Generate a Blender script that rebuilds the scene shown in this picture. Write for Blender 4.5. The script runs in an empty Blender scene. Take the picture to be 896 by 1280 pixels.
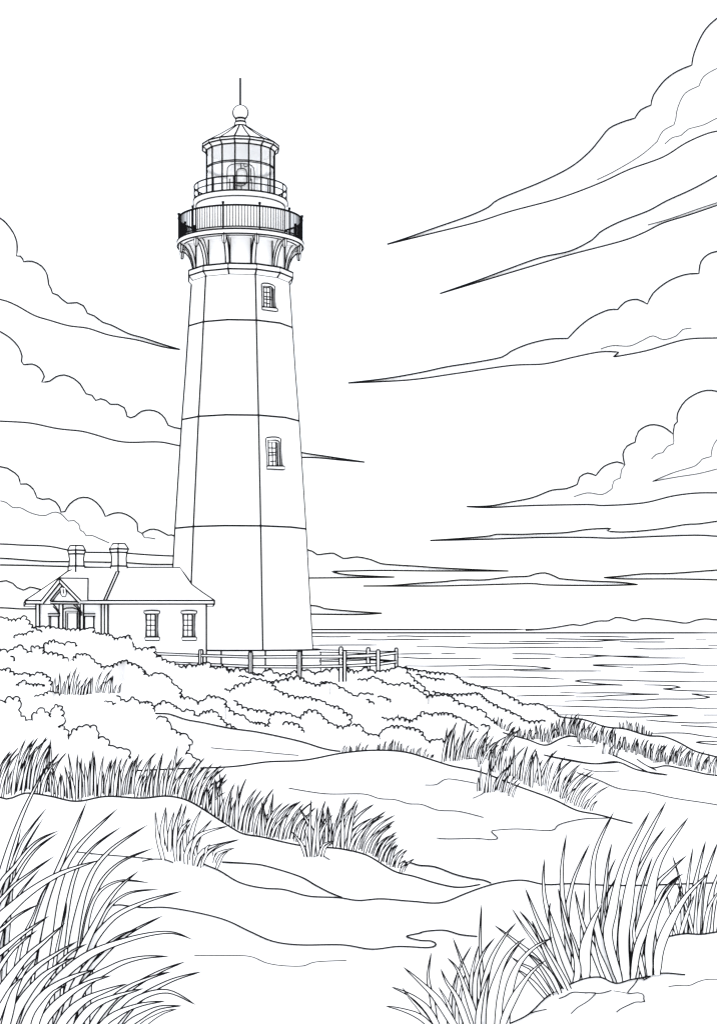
import bpy, math, random
from mathutils import Vector
from mathutils.geometry import tessellate_polygon

# ------------------------------------------------------------------ camera, light
F = 2145.0            # focal length in units of the picture's 896-wide pixel
EYE = 12.0            # eye height above the sea
HZ = 787.0
scene = bpy.context.scene
cam_d = bpy.data.cameras.new('camera')
cam = bpy.data.objects.new('camera', cam_d)
scene.collection.objects.link(cam)
cam_d.sensor_fit = 'HORIZONTAL'
cam_d.sensor_width = 36.0
cam_d.lens = F / 896.0 * 36.0
cam_d.shift_y = (HZ - 640.0) / 896.0
cam_d.clip_start = 0.5
cam_d.clip_end = 60000.0
cam.location = (0, 0, EYE)
cam.rotation_euler = (math.radians(90), 0, 0)
scene.camera = cam

world = bpy.data.worlds.new('World')
scene.world = world
world.use_nodes = True
nt = world.node_tree
nt.nodes.clear()
sky = nt.nodes.new('ShaderNodeTexSky')
sky.sky_type = 'NISHITA'
sky.sun_disc = False
sky.sun_elevation = math.radians(60)
sky.sun_rotation = math.radians(200)
b1 = nt.nodes.new('ShaderNodeBackground')
b1.inputs['Strength'].default_value = 0.05
b2 = nt.nodes.new('ShaderNodeBackground')          # the even white of an overcast sky
b2.inputs['Color'].default_value = (1, 1, 1, 1)
b2.inputs['Strength'].default_value = 0.9
ad = nt.nodes.new('ShaderNodeAddShader')
wo = nt.nodes.new('ShaderNodeOutputWorld')
nt.links.new(sky.outputs[0], b1.inputs['Color'])
nt.links.new(b1.outputs[0], ad.inputs[0])
nt.links.new(b2.outputs[0], ad.inputs[1])
nt.links.new(ad.outputs[0], wo.inputs['Surface'])

sun_d = bpy.data.lights.new('sun', 'SUN')
sun_d.energy = 0.8
sun_d.angle = math.radians(60)
sun_d.color = (1.0, 0.98, 0.95)
sun = bpy.data.objects.new('sun', sun_d)
scene.collection.objects.link(sun)
sun.rotation_euler = (math.radians(38), 0, math.radians(-15))

vs = scene.view_settings
vs.view_transform = 'Standard'
vs.look = 'None'
vs.gamma = 1.0
vs.use_curve_mapping = False
vs.exposure = 0.5
scene.cycles.max_bounces = 10
scene.cycles.diffuse_bounces = 6
scene.cycles.transparent_max_bounces = 24

# ------------------------------------------------------------------ materials
def mat(name, col, rough=0.9, var=0.02, scale=3.0, spec=0.0):
    m = bpy.data.materials.new(name)
    m.use_nodes = True
    t = m.node_tree
    p = t.nodes['Principled BSDF']
    p.inputs['Roughness'].default_value = rough
    p.inputs['Specular IOR Level'].default_value = spec
    n = t.nodes.new('ShaderNodeTexNoise')
    n.inputs['Scale'].default_value = scale
    r = t.nodes.new('ShaderNodeValToRGB')
    r.color_ramp.elements[0].color = (*[max(0, c - var) for c in col], 1)
    r.color_ramp.elements[1].color = (*[min(1, c + var) for c in col], 1)
    t.links.new(n.outputs['Fac'], r.inputs[0])
    t.links.new(r.outputs[0], p.inputs['Base Color'])
    return m

INK = mat('ink', (0.008, 0.008, 0.009), 1.0, 0.002)
PAINT = mat('white_paint', (0.93, 0.93, 0.93), 0.8, 0.01)
SAND = mat('white_sand', (0.94, 0.94, 0.94), 0.95, 0.01, 0.8)
LEAF = mat('white_leaf', (0.95, 0.95, 0.95), 0.9, 0.01, 5)
BUSH = mat('white_foliage', (0.94, 0.94, 0.94), 0.9, 0.01, 2)
WATER = mat('white_water', (0.94, 0.94, 0.94), 0.7, 0.01, 0.05)
CLOUD = mat('white_cloud', (0.97, 0.97, 0.97), 1.0, 0.005, 0.002)
LAND = mat('white_land', (0.94, 0.94, 0.94), 1.0, 0.01, 0.01)
METAL = mat('white_metal', (0.92, 0.92, 0.92), 0.6, 0.01, 8)
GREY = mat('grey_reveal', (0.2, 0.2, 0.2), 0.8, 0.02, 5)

GLASS = bpy.data.materials.new('clear_glass')
GLASS.use_nodes = True
_t = GLASS.node_tree
_t.nodes.clear()
_a = _t.nodes.new('ShaderNodeBsdfTransparent')
_g = _t.nodes.new('ShaderNodeBsdfGlossy')
_g.inputs['Roughness'].default_value = 0.05
_m = _t.nodes.new('ShaderNodeMixShader')
_m.inputs[0].default_value = 0.03
_o = _t.nodes.new('ShaderNodeOutputMaterial')
_t.links.new(_a.outputs[0], _m.inputs[1])
_t.links.new(_g.outputs[0], _m.inputs[2])
_t.links.new(_m.outputs[0], _o.inputs[0])

BACKING = bpy.data.materials.new('white_backing')  # translucent so sky from behind brightens the added lantern panel
BACKING.use_nodes = True
_t = BACKING.node_tree
_t.nodes.clear()
_a = _t.nodes.new('ShaderNodeBsdfDiffuse')
_a.inputs[0].default_value = (.97, .97, .97, 1)
_g = _t.nodes.new('ShaderNodeBsdfTranslucent')
_g.inputs[0].default_value = (.97, .97, .97, 1)
_m = _t.nodes.new('ShaderNodeMixShader')
_m.inputs[0].default_value = 0.9
_o = _t.nodes.new('ShaderNodeOutputMaterial')
_t.links.new(_a.outputs[0], _m.inputs[1])
_t.links.new(_g.outputs[0], _m.inputs[2])
_t.links.new(_m.outputs[0], _o.inputs[0])

# ------------------------------------------------------------------ helpers
def W(px, py, Y):
    """world point seen at picture position px,py at distance Y in front of the eye"""
    return Vector(((px - 448.0) / F * Y, Y, EYE - (py - HZ) / F * Y))

LW = 1.15            # half a pen line, in picture pixels

class M:
    def __init__(s):
        s.v, s.f, s.m = [], [], []
    def face(s, pts, m=0):
        b = len(s.v)
        s.v += [tuple(p) for p in pts]
        s.f.append(tuple(range(b, b + len(pts))))
        s.m.append(m)
    def grid(s, rows, m=0, closed=False):
        b = len(s.v)
        n = len(rows[0])
        for r in rows:
            s.v += [tuple(p) for p in r]
        for i in range(len(rows) - 1):
            for j in range(n if closed else n - 1):
                k = (j + 1) % n
                s.f.append((b + i*n + j, b + i*n + k, b + (i+1)*n + k, b + (i+1)*n + j))
                s.m.append(m)
    def tube(s, pts, r, m=1, n=5, closed=False):
        P = [Vector(p) for p in pts]
        Q = [P[0]]
        for p in P[1:]:
            if (p - Q[-1]).length > 1e-5:
                Q.append(p)
        P = Q
        if closed and (P[0] - P[-1]).length < 1e-4:
            P = P[:-1]
        N = len(P)
        if N < 2:
            return
        R = r if isinstance(r, (list, tuple)) else [r] * N
        if len(R) != N:
            R = [R[min(len(R) - 1, int(i * len(R) / N))] for i in range(N)]
        rows = []
        for i in range(N):
            if closed:
                d = P[(i+1) % N] - P[i-1]
            else:
                d = P[min(i+1, N-1)] - P[max(i-1, 0)]
            if d.length < 1e-9:
                d = Vector((1, 0, 0))
            d.normalize()
            ref = Vector((0, 0, 1)) if abs(d.z) < 0.9 else Vector((0, 1, 0))
            a = d.cross(ref).normalized()
            c = d.cross(a)
            rows.append([P[i] + (a*math.cos(2*math.pi*k/n) + c*math.sin(2*math.pi*k/n)) * R[i] for k in range(n)])
        if closed:
            rows.append(rows[0])
        s.grid(rows, m, True)
        if not closed:
            s.face(rows[0][::-1], m)
            s.face(rows[-1], m)
    def seg(s, a, b, r, m=1):
        s.tube([a, b], r, m, 6)
    def hexa(s, c, r=None, m=0, edges=True):
        """c: 8 corners, bottom ring 0-3 then top ring 4-7; white faces with inked edges"""
        for q in ((3,2,1,0), (4,5,6,7), (0,1,5,4), (1,2,6,5), (2,3,7,6), (3,0,4,7)):
            s.face([c[i] for i in q], m)
        if edges and r:
            for a, b in ((0,1),(1,2),(2,3),(3,0),(4,5),(5,6),(6,7),(7,4),(0,4),(1,5),(2,6),(3,7)):
                s.seg(c[a], c[b], r)
    def box(s, x0, x1, y0, y1, z0, z1, r=None, m=0):
        s.hexa([(x0,y0,z0),(x1,y0,z0),(x1,y1,z0),(x0,y1,z0),(x0,y0,z1),(x1,y0,z1),(x1,y1,z1),(x0,y1,z1)], r, m)
    def build(s, name, white, parent=None, origin=None, ink=INK):
        me = bpy.data.meshes.new(name)
        if parent is not None:
            o0 = Vector(parent['_o'])
        else:
            o0 = Vector(origin) if origin is not None else Vector((0, 0, 0))
        me.from_pydata([(a[0]-o0.x, a[1]-o0.y, a[2]-o0.z) for a in s.v], [], s.f)
        me.materials.append(white)
        me.materials.append(ink)
        me.materials.append(GREY)
        me.polygons.foreach_set('material_index', s.m)
        me.update()
        o = bpy.data.objects.new(name, me)
        scene.collection.objects.link(o)
        if parent is not None:
            o.parent = parent
        else:
            o.location = o0
        o['_o'] = tuple(o0)
        return o

def tag(o, label=None, cat=None, group=None, kind=None):
    if label: o['label'] = label
    if cat: o['category'] = cat
    if group: o['group'] = group
    if kind: o['kind'] = kind
    return o

def empty(name, loc, label, cat, group=None):
    o = bpy.data.objects.new(name, None)
    scene.collection.objects.link(o)
    o.location = loc
    o['_o'] = tuple(loc)
    return tag(o, label, cat, group)

def crom(p, step=4.0):
    """smooth curve through 2D (or longer) points"""
    if len(p) < 3:
        return [tuple(q) for q in p]
    out = []
    n = len(p)
    for i in range(n - 1):
        p0 = p[max(i-1, 0)]; p1 = p[i]; p2 = p[i+1]; p3 = p[min(i+2, n-1)]
        L = math.hypot(p2[0]-p1[0], p2[1]-p1[1])
        k = max(1, int(L / step))
        for j in range(k):
            t = j / k
            out.append(tuple(0.5*((2*b) + (-a+c)*t + (2*a-5*b+4*c-d)*t*t + (-a+3*b-3*c+d)*t**3)
                             for a, b, c, d in zip(p0, p1, p2, p3)))
    out.append(tuple(p[-1]))
    return out

def Z(x0, y0, s, pts):
    return [None if q is None else (x0 + q[0]/s, y0 + q[1]/s) for q in pts]

def smooth_cusps(pts, step=4.0):
    out, cur = [], []
    for q in pts + [None]:
        if q is None:
            if len(cur) > 1:
                out += crom(cur, step)
            elif cur:
                out += cur
            if out:
                cur = [out[-1]]
        else:
            cur.append(q)
    return out

# ------------------------------------------------------------------ the dunes
# every crest: (px, py, distance, how far the ground dips behind it in px)
def crest(pts):
    return pts
RIDGES = [
 [(-700,2200,3.5,0),(1600,2200,3.5,0)],
 [(-700,1500,6,0),(400,1400,7,0),(560,1300,8.5,3),(637,1280,8.8,8),(661,1268,8.9,8),(683,1247,9,8),(712,1231,9.2,8),(737,1222.5,9.3,8),(750,1222,9.35,8),(770,1230,9.3,8),(788,1225,9.4,8),(804,1222.5,9.5,8),(816,1218.5,9.5,8),(828,1217,9.5,7),(855,1219,9.6,4),(1600,1200,9.6,2)],
 [(-700,1300,9.5,0),(400,1290,9.6,0),(600,1255,9.8,0),(683,1215,10.5,0),(750,1195,11,3),(818,1177,11.5,6),(836,1171,11.6,6),(859,1167.5,11.7,6),(873,1168.5,11.7,6),(895,1165.5,11.8,6),(1600,1155,12,6)],
 [(-700,1085,15.5,4),(93,1067,15.5,4),(157,1071,15.5,5),(203,1076,15.3,6),(240,1073,15.5,6),(258,1082,15.3,6),(273,1088,15.2,6),(295,1101.5,15,5),(333,1111,15,5),(353,1112,15,5),(382,1120,15,5),(428,1123,15,5),(446,1126,14.9,4),(473,1124,14.9,4),(514,1127,14.8,4),(555,1128,14.8,4),(580,1118,15,4),(600,1110.5,15.2,5),(633,1102,15.5,6),(654,1100.7,15.5,6),(680,1106,15.4,6),(712,1105,15.4,6),(758,1107,15.3,6),(896,1104,15.3,5),(1600,1095,15.5,3)],
 [(-700,1000,22,5),(0,997,22,6),(8,999,22,6),(30,992,22,6),(60,995,22,6),(95,1002,22,6),(130,996,22,6),(180,998,22,6),(210,995.5,22,6),(235,1001,22,6),(256,1013,21.5,6),(280,1029,21,6),(302,1042,21,6),(325,1046,20.5,6),(359,1054,20.5,6),(380,1058,20.5,6),(430,1062,20.5,6),(462,1071,20,5),(478,1081,20,5),(494,1090,19.5,5),(517,1095.6,19,4),(544,1104,18,4),(574,1109.6,17,3),(600,1106,17,0),(654,1090,17,0),(896,1090,17,0),(1600,1080,17,0)],
 [(-700,966,36,4),(160,964,36,5),(230,961,36,5),(300,957.5,36.5,5),(330,953,37,5),(380,950.5,37,4),(428,941.5,38,4),(470,938,38,4),(510,941,38,4),(540,950,37,4),(562,957,36,4),(596,964,34,4),(650,984,31,4),(693,1000,29,4),(723,1014,27.5,4),(745,1018,27,4),(780,1027,25.5,3),(896,1047,24,1),(1600,1100,20,0)],
 [(-700,880,48,0),(100,885,48,0),(193,892,47,4),(213,893,47,5),(230,899,46,5),(256,904,46,5),(290,911,45,5),(320,915,45,5),(350,921,44,5),(383,929,43,4),(405,936,42,3),(428,939.5,41.5,0),(470,930,41,0),(560,940,40,0),(610,940,41,0),(655,937,42,0),(680,944,42,3),(712,950,41,4),(743,955,40,4),(774,953,40,4),(792,961,39,4),(834,969,38,2),(896,985,37,0),(1600,1050,33,0)],
 [(-700,850,70,0),(400,880,65,0),(560,900,58,0),(605,907,55,0),(629,916,52,3),(660,925,51,3),(685,931.5,50,4),(697,925,51,4),(706,921.5,51,4),(722,921.5,51,4),(735,930,50.5,2),(760,937,50,2),(795,950,48,2),(817,960.5,46,3),(829,957.5,46,3),(851,961,46,3),(882,968,45,3),(1600,1060,40,0)],
 [(-700,825,100,4),(180,845,100,5),(320,850,98,5),(470,848,97,5),(500,841,97,5),(530,842,95,5),(560,846,92,6),(585,857,89,6),(612,862,86,6),(640,874,82,6),(665,882,78,6),(700,896,72,6),(731,900,68,6),(758,909,66,6),(780,911,64,5),(812,920,61,5),(830,921,60,5),(848,928,59,5),(866,938,58,5),(894,946,57,5),(1600,1150,46,4)],
]
def lerp_curve(c, x):
    if x <= c[0][0]: return c[0][1:]
    for a, b in zip(c, c[1:]):
        if x <= b[0]:
            t = (x - a[0]) / (b[0] - a[0])
            return tuple(p + (q-p)*t for p, q in zip(a[1:], b[1:]))
    return c[-1][1:]
def herm(c):
    """smooth single-valued curve over x through the crest points"""
    n = len(c); k = len(c[0])
    D = [[(b[j]-a[j])/(b[0]-a[0]) for j in range(k)] for a, b in zip(c, c[1:])]
    T = []
    for i in range(n):
        if i == 0: T.append(D[0]); continue
        if i == n-1: T.append(D[-1]); continue
        h0, h1 = c[i][0]-c[i-1][0], c[i+1][0]-c[i][0]
        T.append([(D[i-1][j]*h1 + D[i][j]*h0)/(h0+h1) for j in range(k)])
    out = []
    for i in range(n-1):
        a, b = c[i], c[i+1]; h = b[0]-a[0]
        m = max(1, int(h/6))
        if h > 150:
            m = 1
        for q in range(m):
            t = q/m
            out.append((a[0]+h*t,) + tuple((2*t**3-3*t*t+1)*a[j] + (t**3-2*t*t+t)*h*T[i][j] + (-2*t**3+3*t*t)*b[j] + (t**3-t*t)*h*T[i+1][j] for j in range(1, k)))
    out.append(tuple(c[-1]))
    return out
RS = []
for c in RIDGES:
    RS.append(herm(c) if len(c) > 2 else c)

_cache = {}
def col(x):
    """ground along the direction of picture column x: list of (q=1/Y, py)"""
    k = round(x, 1)
    if k in _cache: return _cache[k]
    pts = []
    pp, pY = None, None
    for i, c in enumerate(RS):
        py, Y, dip = lerp_curve(c, x)
        if pp is not None:
            py = min(py, pp - 1.0)
            Y = max(Y, pY * 1.02)
        pts.append((1/Y, py))
        if dip > 0.3:
            Yd = Y * 1.035
            pts.append((1/Yd, py + dip))
            pY = Yd
        else:
            pY = Y
        pp = py
    # behind the last crest: plateau under the tower, falling to the sea to the right
    y8 = pY
    w = min(1, max(0, (505 - x) / 15.0))
    def at(Y, z):
        pts.append((1/Y, HZ + (EYE - z) * F / Y))
    def mix(zp, zs): return zp*w + zs*(1-w)
    at(y8*1.03, mix(8.4, EYE - (pp + 14 - HZ)*y8*1.03/F))
    if w > 0:
        w2 = min(1, max(0, (470 - x) / 30.0))
        at(max(y8*1.05, 114), 8.3*w + (1-w)*3.0)
        at(130, (8.1 if w2 > 0 else 0)*w2 + (1-w2)*1.0)
        at(178, 8.1*w2 - (1-w2)*2)
        at(240, -3)
    else:
        at(y8*1.3, -2.5)
        at(y8*1.5, -3)
    _cache[k] = pts
    return pts

def ground_Y(px, py):
    pts = col(px)
    best = None
    for (q0, a), (q1, b) in zip(pts[:17], pts[1:18]):
        if (a >= py >= b) and a > b:
            t = (a - py) / (a - b)
            return 1 / (q0 + (q1 - q0)*t)
    # above every crest: the farthest one
    return 1 / min(pts[:14], key=lambda p: p[1])[0]

def ground_z(px, Y):
    q = 1 / Y
    pts = col(px)
    for (q0, a), (q1, b) in zip(pts, pts[1:]):
        if q0 >= q >= q1:
            t = (q0 - q) / (q0 - q1) if q0 > q1 else 0
            py = a + (b-a)*t
            return EYE - (py - HZ)*Y/F
    return EYE - (pts[0][1] - HZ)*Y/F

def G(px, py, lift=0.0, near=0.998):
    Y = ground_Y(px, py) * near
    return W(px, py - lift, Y)

dunes = M()
xs = []
x = -700.0
while x <= 1600:
    xs.append(x)
    x += 4.0 if -60 <= x <= 956 else 20.0
NCOL = max(len(col(x)) for x in xs)
rows = []
for x in xs:
    c = col(x)
    # resample: fixed number of rows, breakpoints kept by parametrising on q in segments
    qs = []
    qa = [1/3.5, 1/6, 1/8, 1/9, 1/10, 1/11.5, 1/13, 1/15, 1/16, 1/18, 1/20, 1/22, 1/25, 1/29, 1/33, 1/37, 1/40, 1/43, 1/46, 1/49, 1/53, 1/57, 1/62, 1/68, 1/76, 1/86, 1/96, 1/104]
    n = 330
    q0, q1 = 1/3.5, 1/250.0
    r = []
    allq = [q for q, _ in c]
    lo = [q0 * (q1/q0)**(i/(n-1)) for i in range(n)]
    # snap nearest sample to every breakpoint so that crests stay sharp
    for q in allq:
        j = min(range(n), key=lambda i: abs(math.log(max(lo[i], 1e-9)/q)))
        lo[j] = q
    lo.sort(reverse=True)
    for q in lo:
        Y = 1/q
        z = ground_z(x, Y) if q >= c[-1][0] else -3
        r.append(((x-448)/F*Y, Y, max(z, -3.0)))
    rows.append(r)
dunes.grid(rows, 0)

def ground_line(pts, w=1.0, step=3.0, smooth=True, taper=False, up=0.0):
    pts = smooth_cusps(pts, step) if smooth else pts
    P, R = [], []
    n = len(pts)
    for i, (px, py) in enumerate(pts):
        Y = ground_Y(px, py + 0.8) * 0.997
        k = 1.0
        if taper:
            k = max(0.35, min(1, 6*min(i, n-1-i)/max(1, n-1)))
        P.append(W(px, py - up, Y)); R.append(LW*w*k*Y/F)
    # keep the line from jumping in depth between neighbours
    dunes.tube(P, R)

def xy(r, a, b, step=5.0):
    """part of a crest between two columns"""
    out = []
    x = a
    while x <= b:
        out.append((x, lerp_curve(RS[r], x)[0]))
        x += step
    return out
ground_line(xy(1, 637, 856, 3), smooth=False)
ground_line(xy(2, 818, 1400, 3), smooth=False)
ground_line(xy(3, 240, 1400, 4), smooth=False)
ground_line([(93,1065),(125,1068.5),(157,1071),(190,1074)], .8)
ground_line([(178,1077),(190,1074.5),(203,1074.5),(207,1075),(216,1078.5)], .8)
ground_line(xy(4, -400, 600, 4), smooth=False)
ground_line(xy(5, 162, 790, 4), smooth=False)
ground_line(xy(6, 193, 428, 4), 1.0, smooth=False)
ground_line(xy(6, 680, 834, 4), .9, smooth=False)
ground_line(xy(7, 629, 724, 3), smooth=False)
ground_line([(722,921.5),(725,930)], .8)
ground_line(xy(7, 812, 1400, 3), smooth=False)
ground_line(xy(8, 697, 1400, 3), smooth=False)
ground_line([(278,1078),(312,1080),(333,1083),(374,1095.7),(394.5,1107),(412,1116),(427,1122)])
ground_line([(504,1078),(514,1079),(524,1082),(544,1084),(568,1093),(588,1098),(604.5,1100.6),(613,1104)])
ground_line([(134,1133.4),(149,1131.6),(164,1133.4),(181,1135),(210,1135),(250,1142),(283,1151),(312,1164.7),(341,1177),(374,1181.6),(427.6,1181.6),(464.7,1187),(497.8,1183.6),(535,1185),(545,1181),(539,1177),(524,1176),(508,1171),(524,1167),(531,1164.7),(555.6,1163.4),(576,1168.8),(596,1171)])
ground_line([(243,1195),(280,1195),(312,1196),(332.6,1204),(353,1207.6),(378,1208),(394.5,1203),(433,1201)], .65)
ground_line([(361,985.5),(407,992.5),(454,992.8),(474,998.5),(494,1000),(511,1005),(527.5,1006),(547.6,1013),(574,1014.6),(604,1022)], .7)
ground_line([(546,1048),(561,1049),(594.4,1048.4),(614.5,1050),(622,1047.7),(614,1040),(621,1038),(647,1036.6),(688,1038.4),(697,1032),(709,1027.7),(731,1023.8),(760,1023)], .7)
ground_line([(721,966),(747.5,975),(774,986),(809,990.5),(844.7,998.4),(905,1008),(1000,1028),(1150,1045)], .7)
ground_line([(531,981.6),(545,981),(559.7,974),(595,979.4)], .65)
ground_line([(263.5,935),(290,937.5),(318,939),(345,942),(373,944.5)], .65)
ground_line([(729,961),(741,964),(752.5,965),(774,964)], .6)
ground_line([(709,932),(722,933.5),(743,933)], .6)
ground_line([(680,944),(712,951),(743,955),(774,953)], .8)
ground_line([(766,944),(790,955),(812,966),(834,969)], .8)
ground_line([(795.6,949),(806,956),(820,963)], .7)
ground_line(Z(736,1120,5.6,[(-30,682),(0,680),(80,684),(155,665)]), .8)
ground_line(Z(630,1120,5.27,[(362,678),(400,665),(450,638),(530,640),(600,641)]), .8)
ground_line(Z(630,1120,5.27,[(605,643),(570,680),(530,710),(480,740),(440,778)]), .7)
ground_line(Z(630,1120,5.27,[(170,777),(220,762),(278,750)]), .75)
ground_line(Z(736,1120,5.6,[(340,588),(315,625),(270,683),(340,681),(375,690),(385,705),(383,725),(390,742),(365,747),(325,747),(260,775),(220,795),(193,815)]), .75)
ground_line(Z(736,1120,5.6,[(170,667),(220,675),(268,684)]), .55)
ground_line(Z(736,1120,5.6,[(380,580),(385,590),(400,583),(430,565)]), .8)
ground_line(Z(736,1120,5.6,[(558,638),(610,630),(700,630),(760,605),(820,588),(900,586)]), .65)
ground_line([(591,998),(596,996),(602,993),(606,990)], .6)
ground_line([(583,949),(592,948),(597,949.5),(600,952)], .6)
ground_line([(404,1070),(412,1075)], .6)
tag(dunes.build('sand_dunes', SAND), 'pale rolling sand dunes with fine crease lines', None, None, 'structure')

# ------------------------------------------------------------------ the sea and the far land
sea = M()
sea.face([(-12000, 45, 0), (12000, 45, 0), (12000, 24000, 0), (-12000, 24000, 0)])
def sea_Y(py): return EYE * F / (py - HZ)
def sea_line(pts, w=0.75):
    pts = smooth_cusps(pts, 6.0)
    n = len(pts)
    P, R = [], []
    for i, (px, py) in enumerate(pts):
        rp = LW*w
        Y = EYE*F/(py - HZ + rp)
        P.append(W(px, py, Y))
        k = max(0.75, min(1, 8*min(i, n-1-i)/max(1, n-1)))
        R.append(LW*w*k*Y/F)
    sea.tube(P, R)
w1 = lambda *p: sea_line(Z(385,780,3.446,list(p)))
w2 = lambda *p: sea_line(Z(636,780,3.446,list(p)))
sea_line([(300,791.2),(500,791.2),(700,791.2),(930,791.2)], 1.0)
w1((20,54),(100,56),(182,55)); w1((212,66),(300,69),(400,67),(520,69)); w1((340,54),(420,52),(520,55),(700,54))
w1((20,92),(150,91),(297,91)); w1((468,97),(560,98),(700,103),(800,104),(896,103),(1040,101),(1270,102))
w1((685,83),(760,84),(865,84),(1080,86)); w1((865,76),(1000,76),(1200,77),(1290,72),(1400,66),(1500,63),(1577,63))
w1((390,130),(460,129),(533,129)); w1((572,127),(600,127),(635,127)); w1((390,143),(500,149),(640,150),(745,150))
w1((418,181),(550,182),(690,180),(780,177),(896,181),(960,183),(1045,192),(1000,195),(860,196),(690,196))
w1((878,129),(970,129),(1065,131)); w1((880,149),(960,150),(1045,150))
w1((645,229),(750,229),(870,229),(1000,232),(1100,238)); w1((735,269),(850,270),(1000,270),(1150,266),(1290,263),(1353,264),(1250,258),(1180,251),(1150,246),(1170,242),(1300,242),(1500,247),(1770,249))
w1((885,202),(1000,203),(1140,203),(1262,203))
w2((160,63),(300,66),(500,68),(600,65),(710,64)); w2((305,53),(400,54),(515,57)); w2((478,77),(580,78),(675,78))
w2((805,69),(850,69)); w2((858,94),(900,94)); w2((535,104),(600,108),(720,107),(800,105),(900,108))
w2((198,142),(260,145),(315,146),(400,139),(500,139),(605,139)); w2((305,132),(400,136),(560,145),(700,147),(760,147))
w2((535,188),(450,184),(370,180),(362,177),(400,176),(600,177),(700,173),(760,172),(830,178),(900,178))
w2((560,204),(640,205),(760,208),(840,208))
w2((582,263),(650,264),(720,268),(738,273),(700,278),(665,280),(720,286),(800,289),(900,291))
w2((32,311),(100,309),(200,308),(282,310)); w2((220,294),(300,298),(400,297),(500,298),(580,302),(645,303),(560,305),(450,308),(380,314),(288,315))
w2((240,333),(350,330),(420,327),(500,329),(580,329),(640,324),(760,324),(840,321),(865,316),(820,308),(787,302),(840,303),(900,306))
w2((160,353),(260,355),(400,359),(560,363),(640,361),(760,360),(820,364),(900,366))
w2((388,374),(480,378),(600,387),(700,393),(728,396),(650,399),(520,402),(400,398),(300,393),(210,392))
w2((590,414),(680,422),(800,427),(900,426)); w2((740,438),(820,442),(900,446)); w2((838,393),(900,393))
w2((612,472),(700,470),(770,472),(830,482),(900,490)); w2((900,521),(850,517),(806,510),(850,506),(900,508))
w2((112,388),(150,393),(210,398))
rs = random.Random(3)
for k in range(46):                       # the ripples go on beyond the picture
    y = 791 + 175*((k+.5)/46)**1.15
    x0 = 915 + rs.uniform(0, 160)
    for _ in range(2):
        L_ = rs.uniform(60, 220)
        sea_line([(x0, y), (x0+L_*.4, y+rs.uniform(-.5,.6)), (x0+L_, y+rs.uniform(-.3,.8))])
        x0 += L_ + rs.uniform(20, 140)
sea_line([(930,791.2),(1200,791.2),(1500,791.2)], 1.0)
tag(sea.build('sea', WATER), 'calm sea with thin ripple lines', None, None, 'structure')
hzn = M()

def slab(Mx, poly, Y, thick, lines=True, w=1.0, openidx=None):
    """solid body with the outline poly (picture px) standing at distance Y"""
    P = [W(a, b, Y) for a, b in poly]
    Q = [p + Vector((0, thick, 0)) for p in P]
    tris = tessellate_polygon([[Vector((p.x, p.z, 0)) for p in P]])
    for t in tris:
        Mx.face([P[i] for i in t]); Mx.face([Q[i] for i in t][::-1])
    n = len(P)
    for i in range(n):
        j = (i+1) % n
        Mx.face([P[i], P[j], Q[j], Q[i]])
    return P

hills = M()
hl = Z(370,550,1.703,[(488,405.5),(540,401),(590,393),(605,395),(640,386),(665,385),(680,378),(700,380),(720,385),(740,380),(775,383),(800,386),(830,390),(850,384),(870,381),(896,383),(960,386)])
hl = crom(hl, 4)
slab(hills, hl + [(hl[-1][0], 789.0), (hl[0][0], 789.0)], 5000, 300)
hills.tube([W(a, b, 4995) for a, b in hl], LW*.9*4995/F)
tag(hills.build('far_hills', LAND), 'low far headland on the horizon', None, None, 'structure')
# a dark far shore line where the sea ends
edge = M()
edge.tube([W(-600, 787.3, 19900), W(1500, 787.3, 19900)], LW*1.1*20000/F)
tag(edge.build('horizon_water', INK), 'dark line of far water at the horizon', None, None, 'structure')

# ------------------------------------------------------------------ clouds
def cloud(label, Y, upper, lower, inner=(), extra=(), close=(), thick=45.0, w=0.95):
    c = M()
    up = smooth_cusps(upper, 5.0)
    lo = smooth_cusps(lower, 5.0)
    poly = up + [q for q in close] + lo
    # drop duplicate neighbours
    pl = [poly[0]]
    for q in poly[1:]:
        if math.hypot(q[0]-pl[-1][0], q[1]-pl[-1][1]) > 0.3:
            pl.append(q)
    if math.hypot(pl[0][0]-pl[-1][0], pl[0][1]-pl[-1][1]) < 0.3:
        pl.pop()
    slab(c, pl, Y, thick)
    r = LW*w*Y/F
    Yf = Y - 2
    for ln in (up, lo):
        n = len(ln)
        c.tube([W(a, b, Yf) for a, b in ln], r)
    for ln in inner:
        ln = smooth_cusps(list(ln), 4.0)
        c.tube([W(a, b, Yf) for a, b in ln], r*.6)
    mx = sum(p[0] for p in pl)/len(pl); my = max(p[1] for p in pl)
    o = c.build('cloud', CLOUD, origin=W(mx, my, Y))
    tag(o, label, 'cloud', 'clouds across the sky')

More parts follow.
